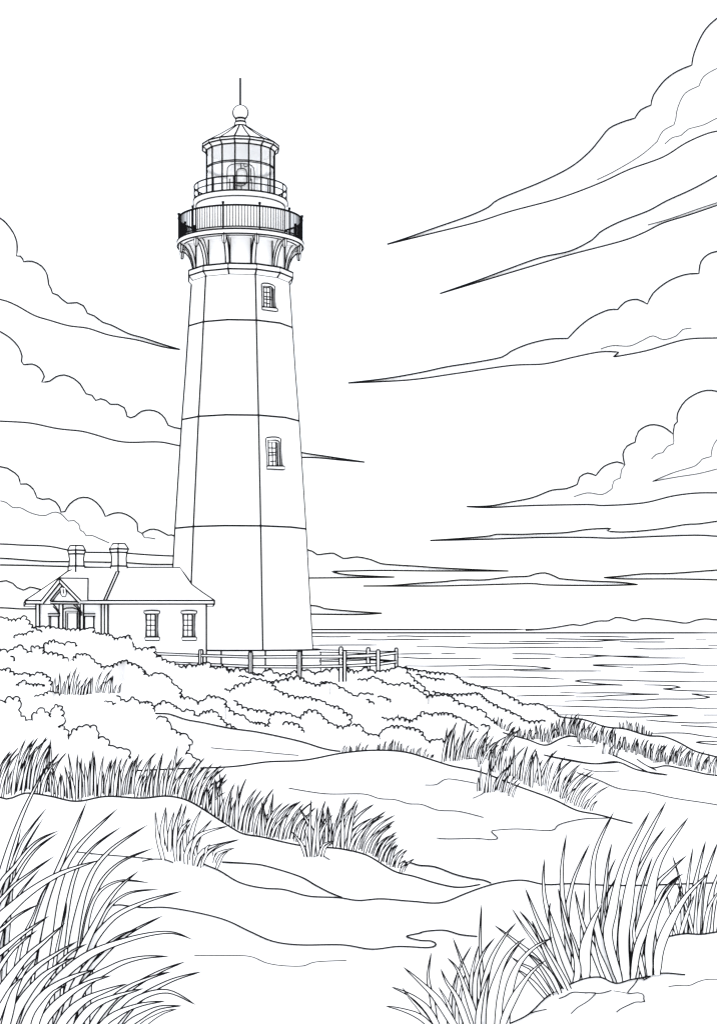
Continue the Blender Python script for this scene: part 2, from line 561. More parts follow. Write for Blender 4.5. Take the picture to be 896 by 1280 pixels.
N_ = None
za = lambda *p: Z(480,0,2.154,list(p))
cloud('largest cloud rising to the upper right corner, with one long sharp tip pointing left', 2500,
  za((8,657),(60,640),(130,615),(230,580),(280,557),(310,535),(420,490),(500,450),(550,410),(580,375),(605,345),(640,328),(675,317),N_,(690,295),(718,282),N_,(725,255),(755,215),(790,190),(828,174),N_,(835,140),(860,85),(896,48),(960,10)),
  za((960,345),(896,352),(860,362),(810,385),(750,422),(660,455),(580,492),(470,533),(340,568),(250,597),(130,627),(8,657)),
  inner=[za((573,483),(620,460),(690,418),(735,380),N_,(750,352),(780,335),N_,(785,320),(790,290),(810,250),(848,230),N_,(860,205),(896,183),(940,170)),
         za((755,387),(775,370),(800,363),(818,347),(860,335),(896,317),(940,300))])
cloud('plain thin wedge of cloud directly beneath the largest corner cloud', 2600,
  za((150,790),(250,755),(330,725),(420,693),(500,675),(560,645),(580,625),(630,598),(710,567),(760,540),(830,508),(896,472),(960,435)),
  za((960,530),(896,552),(820,578),(750,600),(700,625),(640,648),(500,685),(400,715),(260,757),(150,790)),
  inner=[za((710,605),(770,588),(850,560),(896,545),(940,530))])
zc = lambda *p: Z(420,300,1.882,list(p))
cloud('long puffy cloud at mid height on the right with a small notch in its underside', 2700,
  zc((28,336),(120,325),(200,311),(260,298),(330,287),(390,275),(410,262),(450,245),(500,233),(545,231),N_,(570,205),(600,182),(640,164),(662,163),N_,(680,145),(708,139),(732,150),N_,(745,125),(780,97),(820,81),(853,78),N_,(858,50),(875,33),(896,26),(950,15)),
  zc((950,229),(896,230),(820,234),(730,260),(652,275),N_,(665,263),N_,(620,263),(560,275),(490,291),(410,295),(280,314),(170,329),(28,336)),
  inner=[zc((622,256),(650,248),(690,249),(720,236),(745,225),(770,234),(800,225),(815,210),(836,207))])
zd = lambda *p: Z(530,480,2.448,list(p))
cloud('tall cumulus cloud of round heaps with a flat base, above the sea', 2800,
  zd((130,375),(200,373),(260,362),(330,348),(390,325),(435,320),(468,307),N_,(475,285),(500,272),(525,280),N_,(550,252),(590,238),(614,247),N_,(608,215),(620,190),(645,178),N_,(655,145),(690,125),(730,130),(762,153),N_,(765,125),(775,115),N_,(775,90),(800,50),(850,22),(896,22),(960,50)),
  zd((960,333),(896,333),(830,334),(760,343),(670,364),(550,372),(500,369),(330,372),(200,378),(130,375)),
  inner=[zd((458,345),(500,333),(545,338),(575,320),N_,(580,297),(600,288),N_,(605,260),(614,247)),
         zd((695,230),(710,215),(730,210),N_,(745,190),(763,183),(762,153)),
         zd((698,298),(770,285),(840,274),(896,260),(940,250)),
         zd((698,298),(760,272),(830,250),(850,230),(878,222),N_,(882,195),(896,170),(920,160))])
cloud('flat streak of cloud with a hooked notch on its top, right under the tall cumulus', 2900,
  zd((18,479),(120,472),(200,465),(220,460),(300,460),(350,458),(430,455),(500,445),(572,441),N_,(560,450),N_,(600,453),(660,450),(730,442),(800,430),(840,428),(896,420),(960,412)),
  zd((960,468),(896,466),(830,463),(700,467),(580,472),(500,470),(350,470),(200,475),(18,479)))
ze = lambda *p: Z(370,550,1.703,list(p))
cloud('short cloud bar at the right edge, just above the far headland', 3000,
  ze((655,293),(690,290),(740,285),(800,284),(896,277),(950,275)), ze((950,300),(896,298),(800,296),(700,296),(655,293)))
cloud('long low cloud with one small hump in its middle, above the horizon', 3100,
  ze((143,311),(200,310),(260,305),(310,302),(350,298),(400,298),(450,292),(495,290),(510,285),(530,283),(548,289),(560,295),(620,300),(690,303),(727,308)),
  ze((727,308),(650,310),(540,309),(500,306),(420,308),(300,311),(143,311)))
cloud('low ragged cloud whose two points stick out to the right from behind the tower', 3200,
  ze((-60,225),(22,233),(35,237),(45,244),(80,241),(100,252),(130,249),(160,255),(180,263),(210,266),(260,269),(300,272),(380,276),(452,279)),
  ze((452,279),(300,279),(170,278),(75,280),N_,(110,287),(210,292),N_,(140,293),(25,294),(-60,294)))
cloud('smallest cloud sliver, beside the tower foot close to the horizon', 3300,
  ze((-60,345),(30,352),(50,355),(60,359),(110,364),(183,369)), ze((183,369),(130,372),(30,371),(-60,370)))
zf = lambda *p: Z(0,240,3.733,list(p))
zg = lambda *p: Z(0,480,3.733,list(p))
cloud('uppermost cloud on the left, sloping down to a sharp tip beside the tower', 2550,
  zf((-200,80),(-60,90),(0,120),(30,145),(60,185),(78,230),(80,270),(77,297),N_,(95,298),(107,312),(110,324),N_,(150,322),(195,345),(220,385),(227,430),N_,(238,450),(245,471),N_,(270,480),(290,500),(315,518),(360,515),(390,530),(408,565),N_,(440,577),(480,607),(520,620),(600,660),(670,680),(760,710),(840,734)),
  zf((840,734),(760,722),(640,690),(510,667),(410,635),(320,623),(230,597),(160,575),(80,530),(30,508),(0,500),(-60,480),(-200,470)))
cloud('second cloud down on the left, passing behind the tower to a point on its right', 2650,
  zf((-200,600),(-60,620),(0,650),(50,682),(85,720),(103,765),(100,790),N_,(110,805),(150,802),(185,820),(207,860),(195,887),N_,(232,882),(260,862),(300,853),(345,870),(375,896))[:] + zg((375,0),(402,45),N_,(430,52),(447,76),N_,(470,68),(495,76),(515,94),N_,(550,94),(580,110),(593,150),N_,(610,157),(630,150),(660,127),(700,121),(740,132),(770,160),(785,192),N_,(815,203),(853,210)) + [(300,552),(376,565.5)] + ze((60,34),(100,40),(146,47)),
  ze((146,47),(90,42),(50,38),(10,37)) + [(300,571)] + zg((848,290),(760,272),(700,270),(600,272),(530,262),(450,238),(380,220),(270,208),(160,185),(100,178),(0,173),(-60,170),(-200,170)))
cloud('heaped cloud on the left above the cottage chimneys', 2750,
  zg((-200,370),(0,385),(50,402),(85,430),(95,467),N_,(125,466),(155,490),(172,530),N_,(198,538),(230,535),(260,550),(278,575),(285,597),(303,595),N_,(325,560),(365,533),(410,530),(450,552),(480,590),(492,618),N_,(530,603),(570,602),(610,620),(640,650),(643,687),(662,697),N_,(700,678),(740,682),(785,706),(800,704),(820,711),(1000,760)),
  zg((1000,806),(813,803),(700,798),(590,790),(510,787),(390,785),(315,775),(270,765),(210,756),(100,752),(0,747),(-200,745)),
  inner=[zg((0,545),(30,553),(60,577),(95,577),(140,600),(190,614),(215,613),(245,599),(280,603),(318,640),N_,(345,636),(368,655),(375,683),N_,(390,690),(402,708),N_,(430,707),(460,720),(510,742)),
         zg((662,697),(675,718),(690,717),(725,723))])
cloud('flat band of cloud crossing straight behind the cottage chimneys', 2850,
  zg((-200,808),(0,813),(80,818),(200,827),(318,829),(515,832),(590,834),(700,841),(813,842),(1000,848)),
  zg((1000,866),(813,863),(515,858),(318,853),(150,848),(0,845),(-200,842)))
cloud('small puffy cloud low on the left, touching the cottage roof', 2950,
  zg((-200,925),(0,922),(30,918),(60,930),(80,950),(110,962),N_,(140,948),(185,958),(330,990)),
  zg((330,1052),(168,1050),(90,1050),(0,1045),(-200,1045)))

# ------------------------------------------------------------------ lighthouse
TY = 150.0
TX = (300.6 - 448)/F*TY
S = TY/F
TURN = math.degrees(math.atan2(-TX, TY))     # the tower's front turned to face the dunes
def tz(py): return EYE - (py - HZ)*S
tw = empty('lighthouse', (TX, TY, 8.0), 'tall white twelve-sided lighthouse with an iron gallery and glazed lantern behind the rail fence', 'lighthouse')
IR = LW*TY/F
def pol(Rpx, deg, z):
    a = math.radians(deg + TURN)
    return Vector((TX + Rpx*S*math.sin(a), TY - Rpx*S*math.cos(a), z))
def lathe(m, prof, n, phase=0.0, edges=None, rings=(), caps=True, mi=0, w=1.0):
    """prof: (R in px, picture y). edges: degrees list or 'all'"""
    R = [[pol(r, phase + 360.0*k/n, tz(y)) for k in range(n)] for r, y in prof]
    m.grid(R, mi, True)
    if caps:
        m.face(R[0][::-1], mi); m.face(R[-1], mi)
    if edges is not None:
        for d in ([phase + 360.0*k/n for k in range(n)] if edges == 'all' else edges):
            m.tube([pol(r + .15, d, tz(y)) for r, y in prof], IR*w)
    for i in rings:
        r, y = prof[i]
        m.tube([pol(r + .15, phase + 360.0*k/n, tz(y)) for k in range(n)], IR*w, closed=True)
def ring(m, Rpx, py, r, n=96, mi=1):
    m.tube([pol(Rpx, 360.0*k/n, tz(py)) for k in range(n)], r, mi, 6, closed=True)

m = M(); lathe(m, [(101.5,880),(101.5,812)], 12, 17, 'all', (1,)); m.build('plinth', PAINT, tw)
m = M()
prof = [(91.7,812),(87.2,735),(83.2,662),(78.8,595),(74.4,527.5),(69.8,470),(65.8,411),(61.9,354)]
lathe(m, prof, 12, 17, [-43, 17, 77], (2, 4, 6)); m.tube([pol(r + 1.2, -103, tz(y)) for r, y in prof], IR*1.05); shaft = m.build('tower_shaft', PAINT, tw)
m = M()
lathe(m, [(61,354.9),(66.4,349.3),(66.4,342.6),(56,342.0)], 12, 17, 'all', (0,1,2)); m.build('cornice', PAINT, tw)
m = M()
lathe(m, [(57,342.5),(57,300)], 12, 17, 'all', (), w=.9); m.build('watch_room_wall', PAINT, tw)
for k in range(12):
    d = 15 + 30*k
    m = M()
    a = math.radians(d + TURN)
    t = Vector((math.cos(a), math.sin(a), 0)) * (2.3*S)
    inner = [(57.4,342),(60.5,341),(61.5,333),(63.5,325.5),(67,318),(71.5,313),(76.5,310.5)]
    outer = [(57.4,342),(57.4,303.5),(76.5,303.5)]
    poly = outer[:2] + [outer[2]] + inner[::-1][:-1]
    A = [pol(r, d, tz(y)) for r, y in poly]
    for sgn in (-1, 1):
        pts = [p + t*sgn for p in A]
        m.face(pts if sgn < 0 else pts[::-1])
    for i in range(len(A)):
        j = (i+1) % len(A)
        m.face([A[i]-t, A[j]-t, A[j]+t, A[i]+t])
    for sgn in (-1, 1):
        m.tube([pol(r, d, tz(y)) + t*sgn*1.02 for r, y in inner[1:]], IR*.85)
        m.tube([pol(r, d, tz(y)) + t*sgn*1.02 for r, y in [(57.8,336),(60.5,322),(65,312),(71,306.5),(76,305)]], IR*.7)
        m.seg(pol(57.8,d,tz(342))+t*sgn*1.02, pol(57.8,d,tz(304))+t*sgn*1.02, IR*.8)
    br = m.build('bracket', PAINT, tw)
    m = M()
    pr = [(0.6,304),(2.0,308),(2.3,314),(1.7,319),(0.4,320.5)]
    c0 = pol(76, d, 0)
    R = [[Vector((c0.x + r*S*math.sin(2*math.pi*q/8), c0.y - r*S*math.cos(2*math.pi*q/8), tz(y))) for q in range(8)] for r, y in pr]
    m.grid(R, 0, True); m.face(R[-1]); m.face(R[0][::-1])
    for q in (0, 2, 4, 6):
        m.tube([rw[q] for rw in R], IR*.7)
    m.build('pendant', PAINT, br)
m = M(); lathe(m, [(74,309.6),(78.3,309.3),(78.3,303.4),(60,303)], 72, 0, None, (1,2), w=.95)
ring(m, 72, 309.8, IR*.8); m.build('gallery_floor', PAINT, tw)
rail = M()
ring(rail, 77, 274.6, IR*1.15); tr = rail.build('gallery_railing', METAL, tw)
m = M(); ring(m, 77, 300.4, IR*.8); m.build('bottom_rail', METAL, tr)
m = M()
for k in range(132):
    d = 360/132*k + 1.2
    m.tube([pol(77, d, tz(274.6)), pol(77, d, tz(300.2))], IR*.45, 1, 4)
m.build('baluster_screen', METAL, tr)
for d in (-164,-131,-115,-81,-48.7,-15.8,17.4,50.5,82,116,148,180):
    m = M(); m.tube([pol(77.3, d, tz(271.2)), pol(77.3, d, tz(304))], IR*.9, 1, 8)
    m.tube([pol(77.3, d, tz(270.0)), pol(77.3, d, tz(272.6))], IR*1.5, 1, 8)
    m.build('post', METAL, tr)
m = M(); lathe(m, [(54.6,303.4),(54.6,257)], 64, 0, [-90, 90], ()); m.build('service_drum', PAINT, tw)
m = M(); lathe(m, [(54.6,257.6),(58.2,256.6),(58.2,251.8),(20,251.6)], 64, 0, None, (0,2), w=.95)
m.tube([pol(58.4,-90,tz(252)), pol(58.4,-90,tz(257))], IR); m.tube([pol(58.4,90,tz(252)), pol(58.4,90,tz(257))], IR)
m.build('lantern_gallery_floor', PAINT, tw)
m = M(); ring(m, 57.6, 234.5, IR*.85); ur = m.build('lantern_railing', METAL, tw)
m = M(); ring(m, 57.6, 242.6, IR*.7); m.build('middle_rail', METAL, ur)
for d in (-150,-115,-88,-65,-35,-8.5,10,36,65,88,115,150):
    m = M(); m.tube([pol(57.5, d, tz(234.5)), pol(57.5, d, tz(252))], IR*.65, 1, 6); m.build('post', METAL, ur)
# lantern room
PH = -9.0
m = M()
for k in range(16):
    d = PH + 22.5*k
    m.tube([pol(43, d, tz(252)), pol(43, d, tz(190.5))], IR*.9, 1, 6)
for y, w in ((211.0, .75), (212.8, .6), (250.5, .8)):
    m.tube([pol(43.1, PH + 22.5*k, tz(y)) for k in range(16)], IR*w, closed=True)
lan = m.build('lantern_frame', METAL, tw)
m = M(); lathe(m, [(42.6,251.8),(42.6,190.5)], 16, PH, None, (), caps=False); m.build('glass_pane', GLASS, lan)
m = M()  # added panel: hides the rear bars, passes sky light to brighten the lantern
sec = [pol(40.5, d, 0) for d in range(75, 286, 15)]
m.grid([[Vector((p.x, p.y, tz(251.7))) for p in sec], [Vector((p.x, p.y, tz(190.8))) for p in sec]])
m.build('rear_panel', BACKING, lan)
m = M()
lathe(m, [(43.5,190.6),(45,188.0),(48.0,186.6),(48.0,183),(30,172.5),(6.8,157.2)], 16, PH, 'all', (0,2,3), w=.95); m.build('lantern_roof', PAINT, tw)
m = M(); lathe(m, [(7.2,157.5),(6.6,154.5),(6.2,152.4),(5.2,152),(5.6,148.2),(4.5,147.5)], 24, 0, [-90, 90], (0,2,4)); fin = m.build('vent_collar', PAINT, tw)
m = M()
cz = tz(140.4); rb = 8.8*S
rowsb = []
for i in range(17):
    p = math.pi*i/16
    rowsb.append([Vector((TX + rb*math.sin(p)*math.sin(2*math.pi*k/24), TY - rb*math.sin(p)*math.cos(2*math.pi*k/24), cz + rb*math.cos(p))) for k in range(24)])
m.grid(rowsb, 0, True)
m.tube([Vector((TX + (rb+IR*.4)*math.sin(2*math.pi*k/48), TY, cz + (rb+IR*.4)*math.cos(2*math.pi*k/48))) for k in range(48)], IR, closed=True)
m.build('vent_ball', PAINT, fin)
m = M(); m.tube([(TX-.02, TY, tz(132)), (TX-.02, TY, tz(97))], IR*1.15, 1, 8); m.build('lightning_rod', METAL, tw)
# lamp lens inside
m = M()
prl = [(17,252),(17,214),(16,208.5),(13,205),(8,203.6),(0.5,203.2)]
lathe(m, prl, 24, 0, None, ())
lens = m.build('lens', PAINT, tw)
m = M()
LY = TY - 18.5*S
lp = lambda a, b: W(300.6 + a, b, LY)
for ln in ([(-16.6,250),(-16.6,214),(-15.4,208.5),(-11.5,205.4),(0,203.8),(11.5,205.4),(15.4,208.5),(17.2,214),(17.2,250)],
           [(-4.8,250),(-4.8,214),(-3.5,211.3),(0,210.2),(4.5,210.4),(7,212.2),(7.8,215.5),(7.8,229)],
           [(-4.8,229),(7.8,229)], [(0,204.2),(.6,209)], [(4,205),(5,208),(10,206.5)], [(12.6,210),(12.9,218),(12.3,226)], [(-13.5,223),(-13.5,250)], [(13.8,223),(13.8,250)],
           [(-6,231),(0,232),(6.5,230)], [(1,232),(1,238)]):
    m.tube([lp(a, b) for a, b in crom(ln, 2)], IR*.62)
m.build('lens_frame', PAINT, lens)

# windows -------------------------------------------------------------
def window(parent, O, u, v, n, s, kind, spec, ink, lift=0.0):
    """spec in picture px around O (b up). builds frame, sill, lintel, glass with bars"""
    P = lambda a, b, c=0.0: O + u*(a*s) + v*(b*s) + n*(c*s)
    def plate(m, pts, c0, c1, closed_ink=True, w=.8, mi=0):
        A = [P(a, b, c1) for a, b in pts]; B = [P(a, b, c0) for a, b in pts]
        for t in tessellate_polygon([[Vector((a, b, 0)) for a, b in pts]]):
            m.face([A[i] for i in t], mi)
        for i in range(len(A)):
            j = (i+1) % len(A)
            m.face([B[i], B[j], A[j], A[i]], mi)
        if closed_ink:
            m.tube(A, ink*w, closed=True)
    m = M()
    plate(m, spec['frame'], -1, 1.2)
    if 'inner' in spec:
        m.tube([P(a, b, 1.4) for a, b in spec['inner']], ink*.8)
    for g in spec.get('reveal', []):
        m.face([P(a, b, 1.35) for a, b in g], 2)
    for ln in spec.get('lines', []):
        m.tube([P(a, b, 1.45) for a, b in ln], ink*.6)
    wn = m.build(kind, PAINT, parent)
    m = M()
    plate(m, spec['glass'], 1.2, 1.5, True, .75)
    for ln in spec['bars']:
        m.tube([P(a, b, 1.6) for a, b in ln], ink*.62)
    m.build('pane', PAINT, wn)
    m = M(); plate(m, spec['sill'], -1, 3.0); m.build('sill', PAINT, wn)
    if 'lintel' in spec:
        m = M(); plate(m, spec['lintel'], -1, 2.6); m.build('lintel', PAINT, wn)
    return wn

def facet_frame(Rpx, py, px):
    phi = math.radians(32 + TURN)
    n = Vector((math.sin(phi), -math.cos(phi), 0)); u = Vector((math.cos(phi), math.sin(phi), 0))
    ap = Rpx*S*math.cos(math.radians(15))
    base = Vector((TX, TY, 0)) + n*ap
    # slide along the facet until the picture column is px
    t = 0.0
    for _ in range(20):
        q = base + u*t
        cur = 448 + q.x/q.y*F
        t += (px - cur)*S/math.cos(phi)
    q = base + u*t
    q.z = EYE - (py - HZ)*q.y/F
    return q, u, n
def tower_window(Rpx, cx, cy, spec, slope):
    q, u, n = facet_frame(Rpx, cy, cx)
    v = Vector((0, 0, 1)) - n*slope
    v.normalize()
    n2 = u.cross(v).normalized()
    if n2.dot(n) < 0: n2 = -n2
    # spec is given in picture px; widen for the turned facet
    sp = {}
    k = 1/math.cos(math.radians(32))
    cv = lambda pts: [((a-cx)*k, -(b-cy) + (a-cx)*0.10) for a, b in pts]
    for key, val in spec.items():
        sp[key] = cv(val) if key in ('frame','inner','glass','sill','lintel') else [cv(p) for p in val]
    window(shaft, q + n2*0.02, u, v, n2, S*q.y/TY, 'window', sp, IR)
zh = lambda *p: Z(310,345,17.92,list(p))
tower_window(64.3, 335, 372, {
 'frame': zh((295,700),(295,185),(310,170),(340,163),(430,160),(500,178),(560,200),(597,235),(600,700)),
 'inner': zh((335,700),(335,225),(500,235),(540,262),(545,700)),
 'reveal': [zh((552,690),(552,270),(598,290),(598,690))],
 'lines': [zh((512,690),(512,268)), zh((335,258),(480,262))],
 'glass': zh((337,700),(337,262),(475,266),(470,690)),
 'bars': [zh((398,262),(398,690)), zh((340,368),(470,372)), zh((340,462),(505,475)), zh((345,522),(500,528)), zh((345,605),(465,628))],
 'sill': zh((275,765),(275,712),(290,702),(600,722),(625,740),(622,800),(600,802),(300,768))}, .048)
zi = lambda *p: Z(320,535,17.92,list(p))
tower_window(75.9, 341.5, 566, {
 'frame': zi((222,850),(208,228),(235,212),(340,200),(430,203),(500,218),(550,245),(572,850)),
 'inner': zi((262,850),(262,270),(430,275),(490,295),(512,320),(515,850)),
 'reveal': [zi((535,845),(535,300),(562,310),(568,845))],
 'lines': [zi((458,845),(458,340),(440,320)), zi((472,845),(472,335))],
 'glass': zi((262,850),(262,325),(425,325),(425,845)),
 'bars': [zi((345,330),(345,845)), zi((270,445),(420,455)), zi((270,553),(420,550)), zi((270,612),(420,605)), zi((290,755),(415,745))],
 'sill': zi((200,920),(200,860),(230,850),(580,866),(602,880),(600,945),(570,948),(300,925))}, .048)

# ------------------------------------------------------------------ keeper's cottage
HY = 128.0
hs = HY/F
HI = LW*HY/F
house = empty('keepers_cottage', (W(154, 850, HY).x, HY, 8.0), 'low white keepers cottage with hipped roof and a gabled porch, left of the lighthouse', 'cottage')
zw = lambda py, Y=HY: EYE - (py - HZ)*Y/F
xw = lambda px, Y=HY: (px - 448)/F*Y
m = M()
m.hexa([(xw(45.5),HY,7.9),(xw(258),HY,7.9),(xw(257),HY+9.5,7.9),(xw(47,HY+9.5),HY+9.5,7.9)][:2] + [(xw(257,HY+9.5),HY+9.5,7.9),(xw(47,HY+9.5),HY+9.5,7.9),(xw(45.5),HY,zw(753)),(xw(258),HY,zw(753)),(xw(257,HY+9.5),HY+9.5,zw(753)),(xw(47,HY+9.5),HY+9.5,zw(753))])
m.seg((xw(258), HY, 7.9), (xw(258), HY, zw(755)), HI); m.seg((xw(45.5), HY, 7.9), (xw(45.5), HY, zw(755)), HI)
wall = m.build('wall', PAINT, house)
m = M(); m.box(xw(45.2), xw(49.7), HY-.12, HY+.02, 7.9, zw(754.5), HI*.9); m.build('corner_board', PAINT, house)
m = M(); m.box(xw(127), xw(135.2), HY-.15, HY-.005, 7.9, zw(754.5), HI*.9)
m.seg((xw(131), HY-.17, 7.9), (xw(131), HY-.17, zw(755)), HI*.8); m.build('pilaster', PAINT, house)
# roof: front outline and its mirror image behind
E0, RG = HY - .7, HY + 5.0
front = [(31.6,750.6,E0),(50,738.5,HY+1.2),(74,722,HY+3.2),(84.5,714.5,HY+4.3),(96,709.8,RG),(225,709.8,RG),(232,719.5,HY+3.6),(240,731,HY+2.0),(253,740.5,HY+.7),(268,750.6,E0)]
FP = [W(a, b, y) for a, b, y in front]
BP = [Vector((min(p.x, xw(a - 1.5, 2*RG - p.y)), 2*RG - p.y, p.z)) for p, (a, b, y) in zip(FP, front)]
m = M()
e0, e1 = FP[0], FP[-1]
def lerpx(px_, row):
    return row
# front and back planes as strips from eave to profile
def strip(PP, m):
    n = len(PP)
    a, b = PP[0], PP[-1]
    for i in range(n-1):
        p, q = PP[i], PP[i+1]
        ep = a + (b-a)*((p.x-a.x)/(b.x-a.x)); eq = a + (b-a)*((q.x-a.x)/(b.x-a.x))
        m.face([ep, eq, q, p])
strip(FP, m); strip(BP, m)
for i in range(len(FP)-1):
    m.face([FP[i], FP[i+1], BP[i+1], BP[i]])
m.face([FP[0], FP[-1], BP[-1], BP[0]])
m.tube(FP, HI); 
m.tube(BP, HI)
m.seg(FP[0], FP[-1], HI)
# hip cap running down the front
m.seg(W(145.3,714.5,HY+4.25), W(129.7,749.8,E0), HI*.95); m.seg(W(149,714.5,HY+4.2), W(133.2,749.8,E0), HI*.95)
roof = m.build('roof', PAINT, house)
m = M()
zt, zb = FP[0].z, FP[0].z - 4.6*hs
bb = 2*RG - E0
xr = BP[-1].x
m.hexa([(FP[0].x,E0,zb),(FP[-1].x,E0,zb),(xr,bb,zb),(BP[0].x,bb,zb),(FP[0].x,E0,zt-.004),(FP[-1].x,E0,zt-.004),(xr,bb,zt-.004),(BP[0].x,bb,zt-.004)], HI); m.build('fascia', PAINT, roof)
# chimneys standing corner-on
def chimney(cx, prof, bands):
    m = M()
    cX, cY = xw(cx, HY+4.4), HY+4.9
    s = cY/F
    ph = math.degrees(math.atan2(-cX, cY)) - 6
    R = [[Vector((cX + r*s*math.sin(math.radians(ph+90*k)), cY - r*s*math.cos(math.radians(ph+90*k)), EYE-(y-HZ)*s)) for k in range(4)] for r, y in prof]
    m.grid(R, 0, True); m.face(R[-1]); m.face(R[0][::-1])
    for k in range(4):
        m.tube([rw[k] for rw in R], HI*1.05)
    for i in bands:
        m.tube([R[i][k] for k in range(4)], HI*1.0, closed=True)
    return m.build('chimney', PAINT, roof)
chimney(94.4, [(10.5,717),(10.2,707.8),(9.2,707.3),(8.6,699),(9.6,692.6),(11.0,688),(7.9,682.2)], (0,1,4,5,6))
chimney(147.6, [(10.2,717),(10.2,707.8),(9.4,707.3),(8.9,698),(9.9,690.6),(12.0,686.4),(7.5,679.8)], (0,1,4,5,6))
# porch -----------------------------------------------------------------
PY = HY - 2.4
def WP(a, b, dy=0.0): return W(a, b, PY + dy)
m = M()
pk = WP(73.9,722.7); lf = WP(50.4,752); rt = WP(100.8,750.5)
bk = W(110,723,HY+3.0); bl = W(60,751,HY-.6); brr = W(109.6,750.2,HY-.75)
m.face([pk, rt, brr, bk]); m.face([lf, pk, bk, bl]); m.face([lf, rt, brr, bl])
m.seg(pk, bk, HI); m.seg(bk, brr, HI)
pr_roof = m.build('porch_roof', PAINT, house)
m = M()
tri = [WP(73.9,723,-.05), WP(52,754.6,-.05), WP(99.5,754.6,-.05)]
m.face(tri); m.face([p + Vector((0,.3,0)) for p in tri][::-1])
for i in range(3):
    j = (i+1) % 3
    m.face([tri[i], tri[j], tri[j]+Vector((0,.3,0)), tri[i]+Vector((0,.3,0))])
m.tube([WP(77.5,732.5,-.1), WP(70,741.5,-.1), WP(62.3,751.3,-.1)], HI*.85); m.tube([WP(78.3,736,-.1), WP(72,743,-.1), WP(65.5,751.5,-.1)], HI*.7)
gb = m.build('porch_gable', PAINT, house)
def board(m, a, b, c, d, Yo=-.12, th=.14, w=.95):
    A = [WP(*p, Yo) for p in (a, b, c, d)]
    B = [p + Vector((0, th, 0)) for p in A]
    m.hexa([B[0],B[1],B[2],B[3],A[0],A[1],A[2],A[3]], None)
    m.tube(A, HI*w, closed=True)
m = M(); board(m, (73.9,722.7),(50.4,752),(54,754.6),(74.6,728.8)); m.build('bargeboard', PAINT, gb)
m = M(); board(m, (73.9,722.7),(101,750.5),(98.7,754),(74.6,728.8)); m.build('bargeboard', PAINT, gb)
m = M(); board(m, (63,751.8),(96,752.4),(96,755.2),(63,754.8), -.2); m.build('tie_beam', PAINT, gb)
m = M()
sh = [(75,735.5),(76.2,743.5),(78,745.8),(82,745.8),(83,742),(82.2,735.5)]
A = [WP(a, b, -.28) for a, b in sh]; m.face(A)
B = [WP(a, b, -.06) for a, b in sh]
for i in range(6): m.face([B[i], B[(i+1)%6], A[(i+1)%6], A[i]])
m.tube(A[:], HI*.65); m.seg(WP(79,736.5,-.3), WP(79.3,742,-.3), HI*.7)
m.build('gable_ornament', PAINT, gb)
for x0, x1 in ((74.1, 78.4), (100.6, 104.2)):
    m = M(); a, b = xw(x0, PY), xw(x1, PY)
    m.box(a, b, PY-.05, PY+.2, 7.9, zw(755, PY), HI*.75)
    m.build('porch_post', PAINT, house)
for pts in ([(66.5,755.5),(70,759),(73,763.5),(75,768)], [(92,753.5),(96.5,757),(100,761.5),(102.3,767)]):
    m = M()
    c = crom(pts, 1.0)
    A = [WP(a, b, -.1) for a, b in c]; B = [WP(a-.2, b+2.6 if True else b, -.1) for a, b in c]
    A2 = [p + Vector((0,.15,0)) for p in A]; B2 = [p + Vector((0,.15,0)) for p in B]
    m.grid([A, B]); m.grid([A2, B2]); m.grid([A, A2]); m.grid([B, B2])
    m.tube(A, HI*.75); m.tube(B, HI*.75)
    m.build('porch_bracket', PAINT, house)
# door
m = M()
dr = [(77.9,800),(77.9,765),(79,762),(83,760.3),(91,760),(96,761.5),(99,764.5),(99.4,800)]
A = [W(a, b, HY-.12) for a, b in dr]; B = [W(a, b, HY) for a, b in dr]
m.face(A)
for i in range(len(A)-1): m.face([A[i], A[i+1], B[i+1], B[i]])
m.tube(A, HI*.8)
m.tube([W(a, b, HY-.14) for a, b in ((82,800),(82,764.3),(97,764.3),(97,800))], HI*.7)
drf = m.build('door', PAINT, house)
m = M()
pl = [(84.6,800),(84.6,766.6),(96.2,766.6),(96.2,800)]
A = [W(a, b, HY-.2) for a, b in pl]; m.face(A)
B = [W(a, b, HY-.12) for a, b in pl]
for i in range(3): m.face([A[i], A[i+1], B[i+1], B[i]])
m.tube(A, HI*.7); m.build('door_leaf', PAINT, drf)
# little side windows of the porch, and the two sash windows
ub, vb, nb = Vector((1,0,0)), Vector((0,0,1)), Vector((0,-1,0))
def house_window(cx, cy, spec):
    O = W(cx, cy, HY)
    cv = lambda pts: [(a-cx, -(b-cy)) for a, b in pts]
    sp = {k: (cv(v) if k in ('frame','inner','glass','sill','lintel') else [cv(p) for p in v]) for k, v in spec.items()}
    window(wall, O, ub, vb, nb, hs, 'window', sp, HI)
house_window(68, 782, {'frame': [(61.8,796),(61.8,770),(74,770),(74,796)], 'glass': [(63.8,795),(63.8,771),(73,771),(73,795)], 'bars': [],
  'lintel': [(60.3,770.4),(60.3,767.4),(74.8,767.4),(74.8,770.4)], 'sill': [(60.5,800),(60.5,796),(74.8,796),(74.8,800)]})
house_window(112, 782, {'frame': [(104.3,796),(104.3,770),(118,770),(118,796)], 'glass': [(106.3,795),(106.3,771),(117.2,771),(117.2,795)], 'bars': [],
  'lintel': [(104,770.4),(104,767.4),(119.6,767.4),(119.6,770.4)], 'sill': [(104,800),(104,796),(119.6,796),(119.6,800)]})
